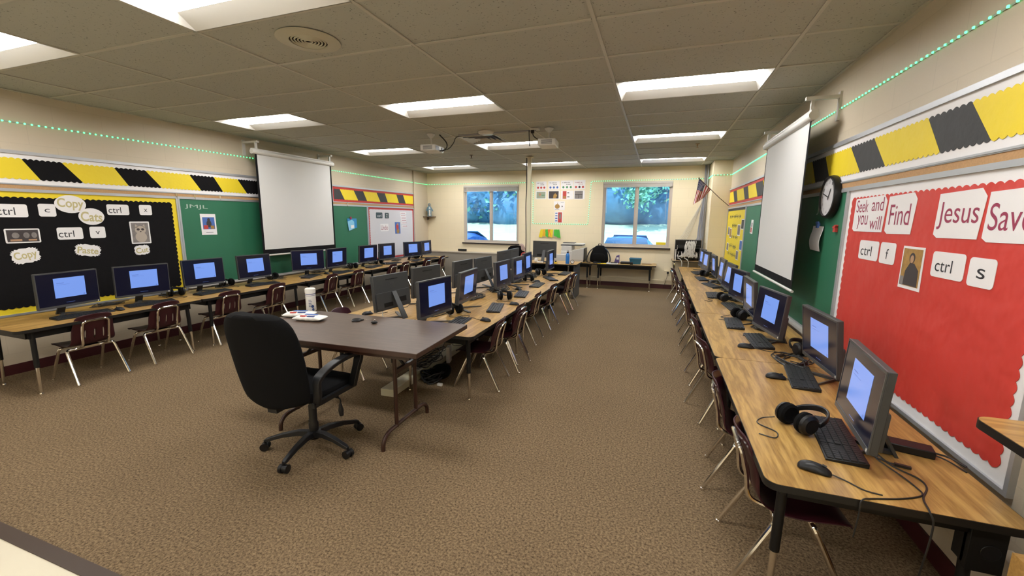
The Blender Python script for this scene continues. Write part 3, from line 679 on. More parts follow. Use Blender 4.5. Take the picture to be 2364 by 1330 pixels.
# ================================================================== KEYBOARDS, MICE, HEADPHONES
def make_keyboard(label, group):
    t = thing('keyboard', label, 'keyboard', (0, 0, 0), 0, group)
    b = B().m(m_black); b.loft([[(-.215, -.066, 0), (.215, -.066, 0), (.215, -.066, .010), (-.215, -.066, .010)], [(-.215, .076, 0), (.215, .076, 0), (.215, .076, .020), (-.215, .076, .020)]]); b.build('keyboard_base', t, bevel=.003)
    b = B().m(m_key)
    for r_ in range(5):
        y = -.049+r_*.0255; z = .0115+(y+.065)/.13*.010; x = -.207; j = 0
        ws = {0: [1.3, 1.3, 1.3, 5.5, 1.3, 1.3, 1.3], 1: [2, *[1]*10, 2.0], 2: [1.6, *[1]*11, 1.4], 3: [1.3, *[1]*12], 4: [1]*14}[r_]
        tot = sum(ws); sc = .283/tot
        for q in ws:
            b.box((x+q*sc/2, y, z), (q*sc-.0028, .0205, .005)); x += q*sc
        for g0, n_ in ((.085, 3), (.142, 4)):
            for q in range(n_ if not (g0 < .1 and r_ == 2) else 0): b.box((g0+q*.0185+.004, y, z), (.0160, .0205, .005))
    b.build('keys', t, smooth=False)
    return t
def make_mouse(label, group):
    t = thing('computer_mouse', label, 'mouse', (0, 0, 0), 0, group)
    b = B().m(m_black); rings = []
    for k, (y, w_, h_) in enumerate([(-.056, .012, .010), (-.050, .024, .024), (-.03, .031, .035), (0, .030, .038), (.03, .028, .030), (.048, .024, .019), (.056, .014, .010)]):
        rings.append([(w_*math.cos(a)*(1 if math.sin(a) >= 0 else 1), y, max(0.0015, h_*math.sin(a))) for a in [R(q) for q in (-8, 15, 40, 65, 90, 115, 140, 165, 188)]])
    b.loft(rings); b.build('mouse_shell', t, sub=1)
    b = B().m(m_grey); b.tube([(0, .022, .034), (0, .036, .030)], .004, 8); b.build('scroll_wheel', t)
    b = B().m(m_cable); b.tube(bez([(0, .056, .006), (.01, .10, .003), (.035, .15, .003), (.03, .20, .003)], 5), .0025, 6); b.build('mouse_cord', t)
    return t
def make_headphones(label, group):
    # lying flat on the table: band in the horizontal plane, cups standing
    t = thing('headphones', label, 'headphones', (0, 0, 0), 0, group)
    b = B().m(m_black)
    pts = [(.072*math.cos(R(a)), .02+.090*math.sin(R(a)), .045+.03*math.sin(R(a))) for a in range(0, 181, 15)]
    rings = []
    for i, p in enumerate(pts):
        a = R(i*15); d = Vector((math.cos(a), math.sin(a), .2)); q = Vector(p)
        rings.append([q+d*.006+Vector((0, 0, .016)), q+d*.006-Vector((0, 0, .016)), q-d*.006-Vector((0, 0, .014)), q-d*.006+Vector((0, 0, .014))])
    b.loft(rings); b.build('headband', t, sub=1)
    for s_ in (-1, 1):
        b = B().m(m_black)
        FX = Frame((s_*.072, -.015, .047), (0, 1, 0), (-s_, 0, 0)); b.lathe([(.0, -.006), (.030, -.006), (.041, .003), (.044, .014), (.038, .018)], 20, (0, 0, 0), FX); ec = b.build('ear_cup', t)
        b = B().m(m_fab); b.lathe([(.020, .018), (.038, .018), (.046, .026), (.044, .040), (.034, .046), (.020, .038)], 20, (0, 0, 0), FX); b.build('ear_pad', ec)
    b = B().m(m_cable); b.tube(bez([(-.072, -.05, .02), (-.10, -.09, .003), (-.06, -.14, .003), (.02, -.12, .004), (.06, -.16, .003), (.02, -.20, .003)], 5), .0024, 6); b.build('headphone_cord', t)
    return t
rows_desc = {'L': 'on the left wall tables', 'R': 'on the right wall tables', 'm': 'on the aisle side of the island', 'b': 'on the left side of the island'}
def front_of(k):
    i = int(k[1:])-1
    return {'L': LBM, 'R': RBM, 'b': BBM, 'm': MMM}[k[0]][i].split(',')[0] + ''
ordn = ['first', 'second', 'third', 'fourth', 'fifth', 'sixth', 'seventh', 'eighth', 'ninth', 'last']
rown = {'L': 'left wall', 'R': 'right wall', 'm': 'island aisle-side', 'b': 'island left-side'}
KB = [('R1', 6.105, -1.195, -97), ('R2', 6.196, -0.39, -98), ('R3', 6.12, 0.41, -90), ('R4', 6.03, 0.985, -94), ('R5', 6.14, 1.83, -85), ('R6', 6.02, 2.55, -92), ('R7', 6.1, 3.44, -75), ('R8', 6.03, 4.13, -86), ('R9', 6.02, 4.95, -84), ('m1', 3.621, 0.06, 96), ('m2', 3.71, 0.81, 104), ('m3', 3.72, 1.7, 100), ('m4', 3.7, 2.5, 92), ('m5', 3.72, 3.2, 120), ('m6', 3.8, 3.92, 88), ('L1', 0.119, -0.942, 88), ('L2', 0.118, -0.362, 80), ('L3', 0.042, 0.374, 96), ('L4', 0.059, 1.073, 83), ('L5', 0.052, 1.954, 112), ('L6', 0.151, 2.594, 96), ('L7', 0.125, 3.467, 100), ('L8', 0.086, 4.134, 85), ('L9', 0.219, 4.861, 104), ('L10', 0.231, 5.517, 90)]
kb0 = None
for k, x, y, a in KB:
    lb = 'black keyboard lying before the %s computer of the %s row' % (ordn[int(k[1:])-1], rown[k[0]])
    if k == 'L1': y += 0
    if kb0 is None: kb0 = make_keyboard(lb, 'black keyboards'); kb0.location = (x, y, TT); kb0.rotation_euler.z = R(a)
    else: dup(kb0, (x, y, TT), R(a), lb)
MS = [('R1', 5.945, -1.50, -110), ('R2', 6.055, -.44, -95), ('R3', 6.00, .20, -98), ('R5', 6.185, 2.32, -60), ('R8', 6.16, 3.80, -80), ('m1', 3.82, .25, 80), ('m2', 3.83, 1.06, 95), ('m3', 3.56, 2.02, 60), ('m4', 3.60, 2.80, 120), ('m5', 3.63, 3.56, 75), ('b1', 2.62, .07, -30), ('L1', .16, -.68, 95), ('L5', .04, 2.30, 85), ('L7', .02, 3.90, 90)]
ms0 = None
for k, x, y, a in MS:
    lb = 'black mouse beside the %s computer of the %s row' % (ordn[int(k[1:])-1], rown[k[0]])
    if ms0 is None: ms0 = make_mouse(lb, 'black computer mice'); ms0.location = (x, y, TT); ms0.rotation_euler.z = R(a)
    else: dup(ms0, (x, y, TT), R(a), lb)
HP = [('R1', 5.99, -1.13, -62, 1.12), ('R2', 6.37, .14, 20, 1), ('R4', 6.13, 1.24, -70, 1), ('R6', 6.11, 2.20, -80, 1), ('R9', 6.13, 4.56, -60, 1), ('m2', 3.62, 1.32, 30, 1), ('m1', 3.40, .42, 60, 1), ('m4', 3.45, 2.86, 20, 1), ('m6', 3.44, 3.62, 40, 1), ('b1', 2.62, .56, 100, 1), ('L2', -.16, .06, 70, 1), ('L3', -.30, .80, 80, 1), ('L4', -.27, 1.50, 100, 1), ('L6', -.1, 3.12, 70, 1), ('L8', -.17, 3.98, 60, 1), ('L10', -.12, 5.36, 90, 1)]
hp0 = None
for k, x, y, a, s_ in HP:
    lb = 'black over-ear headphones by the %s computer of the %s row' % (ordn[int(k[1:])-1], rown[k[0]])
    if hp0 is None: hp0 = make_headphones(lb, 'black headphones'); hp0.location = (x, y, TT); hp0.rotation_euler.z = R(a); o = hp0
    else: o = dup(hp0, (x, y, TT), R(a), lb)
    if s_ != 1: o.scale = (s_, s_, s_)

# ================================================================== OFFICE CHAIR
t = thing('office_chair', 'black fabric high-back office chair with armrests and five castors', 'chair', (3.165, -1.225, 0), R(1))
# local: faces +Y
back = [(.13, -.272, .405, 0), (.215, -.280, .420, 0), (.248, -.290, .462, 0), (.262, -.30, .53, 0), (.272, -.315, .61, 0), (.278, -.335, .73, 0), (.276, -.360, .85, 0), (.258, -.380, .945, 0), (.205, -.394, 1.000, 0), (.115, -.400, 1.022, 0)]
b = B().m(m_fab); rings = []
for w_, y, z, _ in back:
    r_ = []
    for k in range(20):
        a = 2*math.pi*k/20; cx_ = math.copysign(abs(math.cos(a))**.55, math.cos(a)); sy_ = math.copysign(abs(math.sin(a))**.8, math.sin(a))
        r_.append((w_*cx_, y + .042*sy_ + .045*(cx_*cx_) - .015, z + (.03 if z < .45 else 0)*cx_*cx_))
    rings.append(r_)
b.loft(rings); b.build('backrest', t, sub=1)
b = B().m(m_fab); rings = []
for z, s_ in ((.405, .86), (.415, .97), (.45, 1.0), (.485, .97), (.497, .82)):
    rings.append([(.245*s_*math.copysign(abs(math.cos(a))**.5, math.cos(a)), .02+.245*s_*math.copysign(abs(math.sin(a))**.5, math.sin(a)), z - (.03 if math.sin(a) > .6 else 0)*max(0, math.sin(a))) for a in [2*math.pi*k/24 for k in range(24)]])
b.loft(rings); b.build('seat', t, sub=1)
for sx in (-1, 1):
    b = B().m(m_black); x = sx*.285
    for path in ([(x-sx*.02, -.225, .44), (x, -.238, .52), (x, -.235, .595), (x, -.185, .632), (x, -.08, .660), (x, .04, .668), (x, .13, .660), (x, .20, .645)], [(x, .145, .655), (x, .14, .62), (x-sx*.004, .11, .54), (x-sx*.02, .09, .44)]):
      pts = bez(path, 4); rings = []
      for i, p in enumerate(pts):
        tg = (pts[min(i+1, len(pts)-1)]-pts[max(i-1, 0)]).normalized(); nrm = Vector((0, -tg.z, tg.y)); wd_ = .028 if p.z > .6 else .024; th = .013 if len(path) > 4 else .016
        rings.append([p+Vector((wd_, 0, 0))*a_+nrm*th*c_ for a_, c_ in ((-1, -1), (1, -1), (1, 1), (-1, 1))])
      b.loft(rings)
    b.build('armrest', t, bevel=.004)
    b = B().m(m_black); b.loft([[(x-sx*.03-.012, y, .425) , (x-sx*.03+.012, y, .425), (x-sx*.03+.012, y, .455), (x-sx*.03-.012, y, .455)] for y in (-.25, .13)]); b.build('arm_bracket', t)
b = B().m(m_black); b.box((0, -.01, .385), (.16, .20, .035)); b.box((0, -.18, .40), (.07, .26, .03)); b.build('seat_plate', t)
b = B().m(m_black); b.lathe([(.030, .10), (.032, .17), (.026, .18), (.026, .30), (.020, .31), (.020, .385)], 18); b.build('gas_column', t)
lv = B().m(m_black); lv.tube(bez([(.06, .0, .385), (.20, .0, .385), (.235, .0, .375), (.235, 0, .34)], 4), .005, 6); lv.tube([(.235, 0, .345), (.238, 0, .30), (.24, 0, .262)], [.008, .017, .013], 8); lv.build('height_lever', t)
b = B().m(m_black); b.lathe([(.0, .055), (.034, .06), (.048, .09), (.044, .118), (.0, .125)], 16); b.build('base_hub', t)
for a in (-79, -7, 65, 137, 209):
    ar = R(a-1); dx, dy = math.cos(ar), math.sin(ar); px, py = -dy, dx
    b = B().m(m_black); rings = []
    for q, z, w_, h_ in ((.03, .098, .026, .020), (.10, .108, .024, .016), (.20, .097, .020, .013), (.30, .072, .017, .011), (.318, .066, .012, .008)):
        rings.append([(dx*q+px*w_*c_, dy*q+py*w_*c_, z+h_*e_) for c_, e_ in ((-1, -1), (1, -1), (.7, 1), (-.7, 1))])
    b.loft(rings); lg = b.build('base_arm', t, bevel=.003)
    b = B().m(m_black); cx_, cy_ = dx*.315, dy*.315
    b.tube([(cx_, cy_, .068), (cx_, cy_, .045)], .008, 8)
    for s_ in (-1, 1): b.tube([(cx_+px*s_*.008, cy_+py*s_*.008, .027), (cx_+px*s_*.027, cy_+py*s_*.027, .027)], .027, 16)
    b.tube([(cx_-px*.008, cy_-py*.008, .03), (cx_+px*.008, cy_+py*.008, .03)], .023, 12)
    b.build('castor', lg)

# ================================================================== THINGS ON THE FOLDING TABLE
t = thing('wipes_canister', 'tall white wipes canister with navy printing on the folding table', 'canister', (2.475, -.49, .745))
b = B().m(m_white); b.lathe([(.0, 0), (.038, 0), (.041, .006), (.041, .165)], 24); b.m(m_printblue)
b.build('canister_body', t)
b = B().m(m_white); b.lathe([(.043, .165), (.043, .196), (.036, .202), (.0, .204)], 24); b.build('canister_lid', t)
b = B().m(mat('navy_ink', (.02, .05, .16), .5)); b.lathe([(.0415, .150), (.0415, .156)], 24); b.lathe([(.0415, .138), (.0415, .141)], 24)
cf = Frame((.0295, -.0295, 0), (.707, .707, 0), (.707, -.707, 0)); b.poly(cf, ellipse(.012, .045, .011, .013), -.004, .0015); b.poly(cf, ellipse(.015, .018, .009, .011), -.004, .0015)
for k in range(5): b.fbox(cf, -.018, .004+.004*(k % 2), .10-k*.014, .104-k*.014, -.004, .001)
b.build('canister_print', t, smooth=False, label='navy printing')
def wipes(x, y, rz, label):
    t = thing('wipes_pack', label, 'wipes pack', (x, y, .745), R(rz), 'soft wipes packs')
    b = B().m(m_white); n = 14; rings = []
    for i in range(n+1):
        s_ = -1+2*i/n; L_ = .125; tp = max(0, 1-abs(s_)**6); ring = []
        wv = .062*(1-.08*abs(s_)) + (.006*math.sin(i*2.1) if 0 < i < n else .01)
        for k in range(16):
            a = 2*math.pi*k/16; zz = .021+.021*tp*math.copysign(abs(math.sin(a))**.7, math.sin(a)) if tp > .02 else .02+.002*math.sin(a)
            ring.append((s_*L_, wv*math.copysign(abs(math.cos(a))**.8, math.cos(a)), max(0, zz-.000)))
        rings.append(ring)
    b.loft(rings); b.build('pouch', t, sub=1)
    lf = Frame((0, 0, .0435), (1, 0, 0), (0, 0, 1), (0, 1, 0)); b = B().m(m_printblue)
    b.poly(lf, rrect(-.05, .06, .0, .026, .006), 0, .0015); b.m(m_printred); b.poly(lf, rrect(-.06, -.01, -.046, -.022, .004), -.010, .000); b.m(mat('navy_print', (.02, .04, .20), .5)); b.fbox(lf, .0, .06, -.044, -.026, -.010, .000)
    b.build('pack_label', t, label='blue and red printed label')
    return t
wipes(2.55, -.69, 25, 'white soft wipes pack at the back, beside the canister'); wipes(2.73, -.76, 10, 'white soft wipes pack lying in front with red and blue print')
t = thing('scissors', 'black-handled scissors on the folding table', 'scissors', (3.12, -.62, .745), R(35))
b = B().m(m_chrome); b.loft([[(0, -.004, .002), (0, .006, .002), (0, .006, .005), (0, -.004, .005)], [(.085, -.001, .002), (.085, .001, .002), (.085, .001, .004), (.085, -.001, .004)]]); b.build('blade', t)
for s_ in (-1, 1):
    b = B().m(m_black); b.tube([( -.045+.030*math.cos(R(a)), s_*.024+.018*math.sin(R(a)), .007) for a in range(0, 361, 24)], .0055, 8, False); b.tube([(-.018, s_*.012, .006), (.01, 0, .006)], .005, 6); b.build('handle', t)
t = thing('staple_remover', 'small black staple remover on the folding table', 'staple remover', (3.275, -.675, .745), R(20))
b = B().m(m_black); b.ellip((0, 0, .012), (.027, .015, .011)); b.build('grip', t); b = B().m(m_chrome); b.tube([(.0, 0, .02), (.004, 0, .034)], .007, 8); b.build('jaw', t)

# ================================================================== WALL BOARDS
def strip_board(name, F, u0, u1, label, bgm, bounds, flip, black):
    """aluminium-framed strip of striped scalloped paper above a cork rail; bounds = (top, bottom) u of each stripe boundary, first stripe colour first"""
    t = thing(name, label, 'bulletin board strip', tuple(F((u0+u1)/2, 1.80, 0)))
    b = B().m(m_alu); b.fbox(F, u0, u1, 2.135, 2.165, 0, .022); b.fbox(F, u0, u1, 1.845, 1.855, 0, .020); b.build('frame', t, world=True, smooth=False)
    b = B().m(bgm); b.fbox(F, u0, u1, 1.855, 2.135, 0, .010); b.build('backing_paper', t, world=True, smooth=False)
    v0, v1 = 1.905, 2.085
    cols_ = [m_yel, black]
    bb = [(u0+.02, u0+.02)]+bounds+[(u1-.02, u1-.02)]
    b = B()
    for i in range(len(bb)-1):
        (ta, ba), (tb, b_b) = bb[i], bb[i+1]; b.m(cols_[(i+flip) % 2])
        pts = wave(ba, b_b, v0, .012, .045, -1) + wave(tb, ta, v1, .012, .045, 1)
        b.poly(F, pts, .0112+.001*(i % 2), .0125+.001*(i % 2))
    b.build('striped_paper', t, world=True, smooth=False)
    b = B().m(m_cork); b.fbox(F, u0, u1, 1.803, 1.843, 0, .012); b.m(m_alu); b.fbox(F, u0, u1, 1.796, 1.804, 0, .016); b.fbox(F, u0, u1, 1.840, 1.845, 0, .016); b.build('cork_rail', t, world=True, smooth=False)
    return t
strip_board('bulletin_strip', FL, -1.60, 3.26, 'white-backed yellow and black striped strip on the left wall', m_paper, [(-1.25, -1.12), (-.892, -.785), (-.596, -.452), (-.151, -.039), (.163, .311), (.667, .79), (.99, 1.098), (1.342, 1.465), (1.68, 1.80), (2.1, 2.2), (2.5, 2.6), (2.9, 3.0)], 1, m_blk)
strip_board('bulletin_strip', FL, 3.265, 6.05, 'red-bordered yellow and black striped strip on the left wall', m_redb, [(3.449, 3.563), (3.847, 3.962), (4.139, 4.245), (4.584, 4.698), (4.879, 4.973), (5.32, 5.411), (5.602, 5.697)], 1, m_grypap)
strip_board('bulletin_strip', FR, -1.95, 1.55, 'white-backed yellow and black striped strip on the right wall', m_paper, [(-1.62, -1.50), (-1.308, -1.171), (-.98, -.839), (-.486, -.295), (-.132, .049), (.445, .585), (.771, .925), (1.25, 1.38)], 1, m_grypap)
strip_board('bulletin_strip', FR, -6.02, -1.955, 'red-bordered yellow and black striped strip on the right wall', m_redb, [(-5.614, -5.418), (-5.267, -5.088), (-4.622, -4.427), (-4.246, -4.099), (-3.689, -3.498), (-3.25, -3.1), (-2.8, -2.65), (-2.35, -2.2)], 0, m_grypap)
def frame4(b, F, u0, u1, v0, v1, w_, d): 
    for q in ((u0, u1, v0, v0+w_), (u0, u1, v1-w_, v1), (u0, u0+w_, v0+w_, v1-w_), (u1-w_, u1, v0+w_, v1-w_)): b.fbox(F, *q, 0, d)
def bulletin(name, F, u0, u1, v0, v1, label, outer, inner, inset, ins_b=None):
    t = thing(name, label, 'bulletin board', tuple(F((u0+u1)/2, v0, 0)))
    b = B().m(m_alu); frame4(b, F, u0, u1, v0, v1, .020, .022); b.build('frame', t, world=True, smooth=False)
    b = B().m(outer); b.fbox(F, u0+.02, u1-.02, v0+.02, v1-.02, 0, .010); b.build('border_paper', t, world=True, smooth=False)
    i4 = ins_b or (inset, inset, inset, inset)
    b = B().m(inner); b.poly(F, scallop(u0+i4[0], u1-i4[1], v0+i4[2], v1-i4[3], .012, .05), .011, .0125); b.build('background_paper', t, world=True, smooth=False)
    return t
bulletin('bulletin_board', FL, -1.85, .475, .575, 1.795, 'black bulletin board with scalloped yellow border on the left wall', m_yel, m_blk, .08)
bulletin('bulletin_board', FL, 4.245, 6.05, .60, 1.795, 'white bulletin board with scalloped red border on the left wall', m_redb, m_paperb, .070)
bulletin('bulletin_board', FR, -.415, 1.375, .555, 1.795, 'red bulletin board with scalloped white border on the right wall', m_paper, m_red, .08)
bulletin('bulletin_board', FR, -6.02, -4.215, .60, 1.795, 'yellow bulletin board with dark border on the right wall', m_grypap, m_yel, .03, (.03, .05, .03, .07))
def chalkboard(F, u0, u1, label, marks):
    t = thing('chalkboard', label, 'chalkboard', tuple(F((u0+u1)/2, .60, 0)))
    b = B().m(m_green); b.fbox(F, u0+.02, u1-.02, .625, 1.79, 0, .010); b.m(m_chalk); marks(b); b.build('board_surface', t, world=True, smooth=False)
    b = B().m(m_alu); frame4(b, F, u0, u1, .605, 1.796, .022, .018); b.build('frame', t, world=True, smooth=False)
    b = B().m(m_offw); b.fbox(F, u0, u1, .600, .615, 0, .07); b.fbox(F, u0, u1, .615, .628, .062, .07); b.build('chalk_tray', t, world=True, smooth=False)
    return t
chalkboard(FL, .48, 4.24, 'green chalkboard on the left wall with chalk letters', lambda b: (b.text(FL, 'JMJL', .71, 1.675, .30, .060, .0108, R(-2)),))
chalkboard(FR, -4.21, -.42, 'green chalkboard on the right wall behind the clock', lambda b: (b.text(FR, 'J', -1.02, 1.66, .05, .09, .0108), b.fbox(FR, -.99, -.93, 1.70, 1.704, .010, .011)))

# projector screens
def pscreen(x, sgn, y0, y1, z0, z1, label):
    t = thing('projector_screen', label, 'projector screen', (x, (y0+y1)/2, z0-.03)); cy = (y0+y1)/2; n = Vector((sgn, 0, 0))
    FS = Frame((x, 0, 0), (0, sgn, 0), (sgn, 0, 0)); u0, u1 = sorted((sgn*y0, sgn*y1))
    b = B().m(m_blk); b.fbox(FS, u0, u1, z0, z1, -.001, .0); b.m(m_screen); b.fbox(FS, u0+.035, u1-.035, z0+.07, z1, .0, .001); b.build('screen_fabric', t, world=True, smooth=False)
    b = B().m(m_offw); b.tube([(x, y0-.05, z1+.02), (x, y1+.05, z1+.02)], .036, 14); b.box((x-sgn*.005, cy, z1+.05), (.05, y1-y0+.08, .03)); b.build('roller_case', t, world=True)
    b = B().m(m_offw); b.tube([(x, y0-.03, z0-.018), (x, y1+.03, z0-.018)], .012, 10); b.build('bottom_bar', t, world=True)
    for y in (y0+.03, y1-.03):
        xw = XL if sgn > 0 else XR
        b = B().m(m_offw); b.fbox(Frame((0, y, 0), (1, 0, 0), (0, -1, 0)), min(xw, x+sgn*.05), max(xw, x+sgn*.05), z1+.150, z1+.175, -.02, .02); b.box((xw+sgn*.008, y, z1+.09), (.016, .045, .22)); b.box((x, y, z1+.10), (.022, .03, .12)); b.build('wall_bracket', t, world=True, smooth=False)
    return t
pscreen(-.35, 1, 1.46, 2.985, .985, 2.475, 'white pull-down projector screen on the left wall')
pscreen(6.42, -1, .82, 2.30, .985, 2.37, 'white pull-down projector screen on the right wall')

# ------------------------------------------------------------------ paper signs
def blurtext(b, F, u, v, w_, h_, words_, d):        # lettering too small to read in the photo: strokes only
    rd = random.Random(int(abs(u*100)+v*10)); n = sum(words_)+.7*(len(words_)-1); s_ = w_/n; x = u-w_/2
    for wl in words_:
        for k in range(wl):
            t_ = rd.random(); a = s_*.24
            b.fbox(F, x+a*.4, x+a*1.3, v-h_/2*(.7 if t_ < .6 else 1), v+h_/2*(.55 if t_ > .4 else 1), d, d+.0004)
            b.fbox(F, x+a*1.3, x+s_*.8, v-.1*h_, v+.12*h_, d, d+.0004); 
            if t_ > .5: b.fbox(F, x+s_*.6, x+s_*.85, v-h_*.35, v+h_*.28, d, d+.0004)
            x += s_
        x += s_*.7
def sign(F, outline, d, label, cat='sign', name='paper_sign', draw=None, m=None, th=.0018, group=None):
    b = B().m(m or m_paper); b.poly(F, outline, d, d+th)
    if draw: draw(b, d+th+.0006)
    o = b.build(name, smooth=False); return tag(o, label, cat, group)
def keycard(F, u0, u1, v0, v1, txt, label, tu=None, tw=None, tsz=None, m=None, ink=None, d=.0135):
    w_ = u1-u0; h_ = v1-v0
    def dr(b, dd): b.m(ink or m_inkd); b.text(F, txt, tu if tu is not None else (u0+u1)/2, (v0+v1)/2-.004, tw or w_*.30, tsz or h_*.40, dd)
    return sign(F, rrect(u0, u1, v0, v1, .018), d, label, 'sign', 'key_card', dr, m, group=None)
keycard(FL, -1.16, -.915, 1.530, 1.655, 'ctrl', 'white laminated card reading ctrl, leftmost top card on the black board', -1.065, .125, .072)
keycard(FL, -.838, -.708, 1.538, 1.665, 'c', 'white laminated card reading c, left of the Copy bubble', None, .040, .036)
keycard(FL, -.279, -.068, 1.560, 1.678, 'ctrl', 'white laminated card reading ctrl, right of the Cats bubble', -.205, .120, .068)
keycard(FL, .037, .168, 1.562, 1.682, 'x', 'white laminated card reading x on the black board', None, .036, .036)
keycard(FL, -.728, -.520, 1.300, 1.425, 'ctrl', 'white laminated card reading ctrl, middle row of the black board', -.655, .125, .070)
keycard(FL, -.460, -.322, 1.305, 1.430, 'v', 'white laminated card reading v on the black board', None, .038, .034)
def bubble(F, u, v, a, c, txt, label, rot, kind, d=.0155):
    if kind == 'e': pts = ellipse(u, v, a, c)
    else:
        pts = []
        for k in range(96):
            an = 2*math.pi*k/96; q = 1+.06*math.sin(an*20)
            pts.append((u+a*q*math.copysign(abs(math.cos(an))**.55, math.cos(an)), v+c*q*math.copysign(abs(math.sin(an))**.55, math.sin(an))))
        cr, sr = math.cos(rot), math.sin(rot); pts = [(u+(x-u)*cr-(y-v)*sr, v+(x-u)*sr+(y-v)*cr) for x, y in pts]
    def dr(b, dd): b.m(m_gold); b.text(F, txt, u, v-.002, a*1.66, c*(1.32 if 'p' in txt else 1.15), dd, rot, .022)
    return sign(F, pts, d, label, 'sign', 'word_bubble', dr)
bubble(FL, -.585, 1.668, .128, .092, 'Copy', 'white oval cutout reading Copy at the top of the black board', R(-3), 'e')
bubble(FL, -.425, 1.540, .112, .090, 'Cats', 'white oval cutout reading Cats just below the Copy oval', R(-4), 'e', .018)
bubble(FL, -.985, 1.155, .100, .072, 'Copy', 'white scalloped cutout reading Copy at the left of the black board', R(10), 's')
bubble(FL, -.500, 1.175, .108, .062, 'Paste', 'white scalloped cutout reading Paste on the black board', R(-9), 's')
bubble(FL, .010, 1.145, .078, .056, 'Cut', 'white scalloped cutout reading Cut under the cat picture', R(5), 's')
def pic_cats(b, d):
    b.m(m_printd); b.fbox(FL, -1.09, -.868, 1.292, 1.408, d, d+.0004); b.m(m_printg)
    for u, s_ in ((-1.03, .026), (-.955, .022), (-.90, .02)): b.poly(FL, ellipse(u, 1.355, s_, .028), d+.0006, d+.001)
    b.m(m_skin); b.fbox(FL, -1.07, -.99, 1.300, 1.318, d+.0006, d+.001); b.fbox(FL, -.945, -.885, 1.300, 1.316, d+.0006, d+.001)
sign(FL, rrect(-1.102, -.856, 1.280, 1.420, .012), .0135, 'small dark photo card at the far left of the black board', 'photo', 'photo_card', pic_cats)
def pic_cat(b, d):
    b.m(m_printg); b.fbox(FL, -.070, .106, 1.235, 1.470, d, d+.0004)
    b.m(mat('fur_cream', (.42, .36, .30), .7)); b.poly(FL, ellipse(.02, 1.30, .060, .062), d+.0006, d+.001); b.poly(FL, ellipse(.02, 1.385, .058, .048), d+.0010, d+.0014)
    b.poly(FL, [(-.035, 1.405), (-.028, 1.455), (.0, 1.425)], d+.0010, d+.0014); b.poly(FL, [(.04, 1.425), (.066, 1.455), (.072, 1.405)], d+.0010, d+.0014)
    b.m(m_printd)
    for u in (-.003, .043): b.poly(FL, ellipse(u, 1.392, .016, .014), d+.0016, d+.002)
    b.poly(FL, ellipse(.02, 1.365, .008, .006), d+.0016, d+.002)
sign(FL, rrect(-.084, .120, 1.221, 1.484, .010), .0135, 'photo card of a cat above the Cut cutout', 'photo', 'photo_card', pic_cat)
def pic_poster(b, d):
    b.m(m_printblue); b.fbox(FL, .765, .930, 1.375, 1.540, d, d+.0004); b.m(m_printd); b.poly(FL, ellipse(.85, 1.45, .035, .05), d+.0006, d+.001); b.poly(FL, ellipse(.85, 1.505, .020, .024), d+.001, d+.0014)
    b.m(m_printred); b.fbox(FL, .775, .835, 1.378, 1.43, d+.0012, d+.0016); b.m(m_printgold); b.fbox(FL, .87, .92, 1.38, 1.425, d+.0012, d+.0016)
    b.m(m_inkd); b.fbox(FL, .80, .90, 1.330, 1.336, d, d+.0004)
pp = sign(FL, [(.742, 1.300), (.952, 1.298), (.950, 1.583), (.740, 1.585)], .0115, 'white calendar poster with a colourful picture on the left chalkboard', 'poster', 'poster', pic_poster)
for i, (u, v) in enumerate(((.698, 1.82), (1.044, 1.83), (.47, 1.82))):
    b = B().m(m_chrome); b.fbox(FL, u-.010, u+.010, 1.80, 1.848, .0165, .019); b.tube([FL(u, 1.80, .018), FL(u, 1.785, .030), FL(u, 1.778, .026)], .002, 6); tag(b.build('map_hook'), 'metal map hook on the left cork rail, ' + ['first right of the black board', 'second right of the black board', 'above the corner of the black board'][i], 'hook', 'metal hooks on the left cork rail')
b = B().m(m_chrome); b.fbox(FL, 3.62, 3.65, 1.775, 1.848, .0165, .021); b.build('map_hook'); tag(bpy.data.objects['map_hook.003'], 'metal clip hook on the cork rail above the blue folder', 'hook')
# blue folder with its clip
t = thing('clipped_folder', 'blue folder of papers clipped to the left chalkboard', 'folder', tuple(FL(3.70, 1.30, .02)))
b = B().m(m_bluefol); b.poly(FL, [(3.63, 1.30), (3.88, 1.345), (3.875, 1.53), (3.60, 1.53)], .012, .022); b.build('folder', t, world=True, smooth=False)
b = B().m(m_bluelt); b.poly(FL, [(3.63, 1.285), (3.80, 1.33), (3.79, 1.47), (3.73, 1.505), (3.60, 1.47)], .0235, .027); b.m(m_paper); b.poly(FL, [(3.69, 1.33), (3.78, 1.345), (3.78, 1.40), (3.69, 1.395)], .0275, .029); b.build('papers', t, world=True, smooth=False)
b = B().m(m_maroonink); b.fbox(FL, 3.675, 3.715, 1.515, 1.565, .022, .036); b.build('clip', t, world=True)
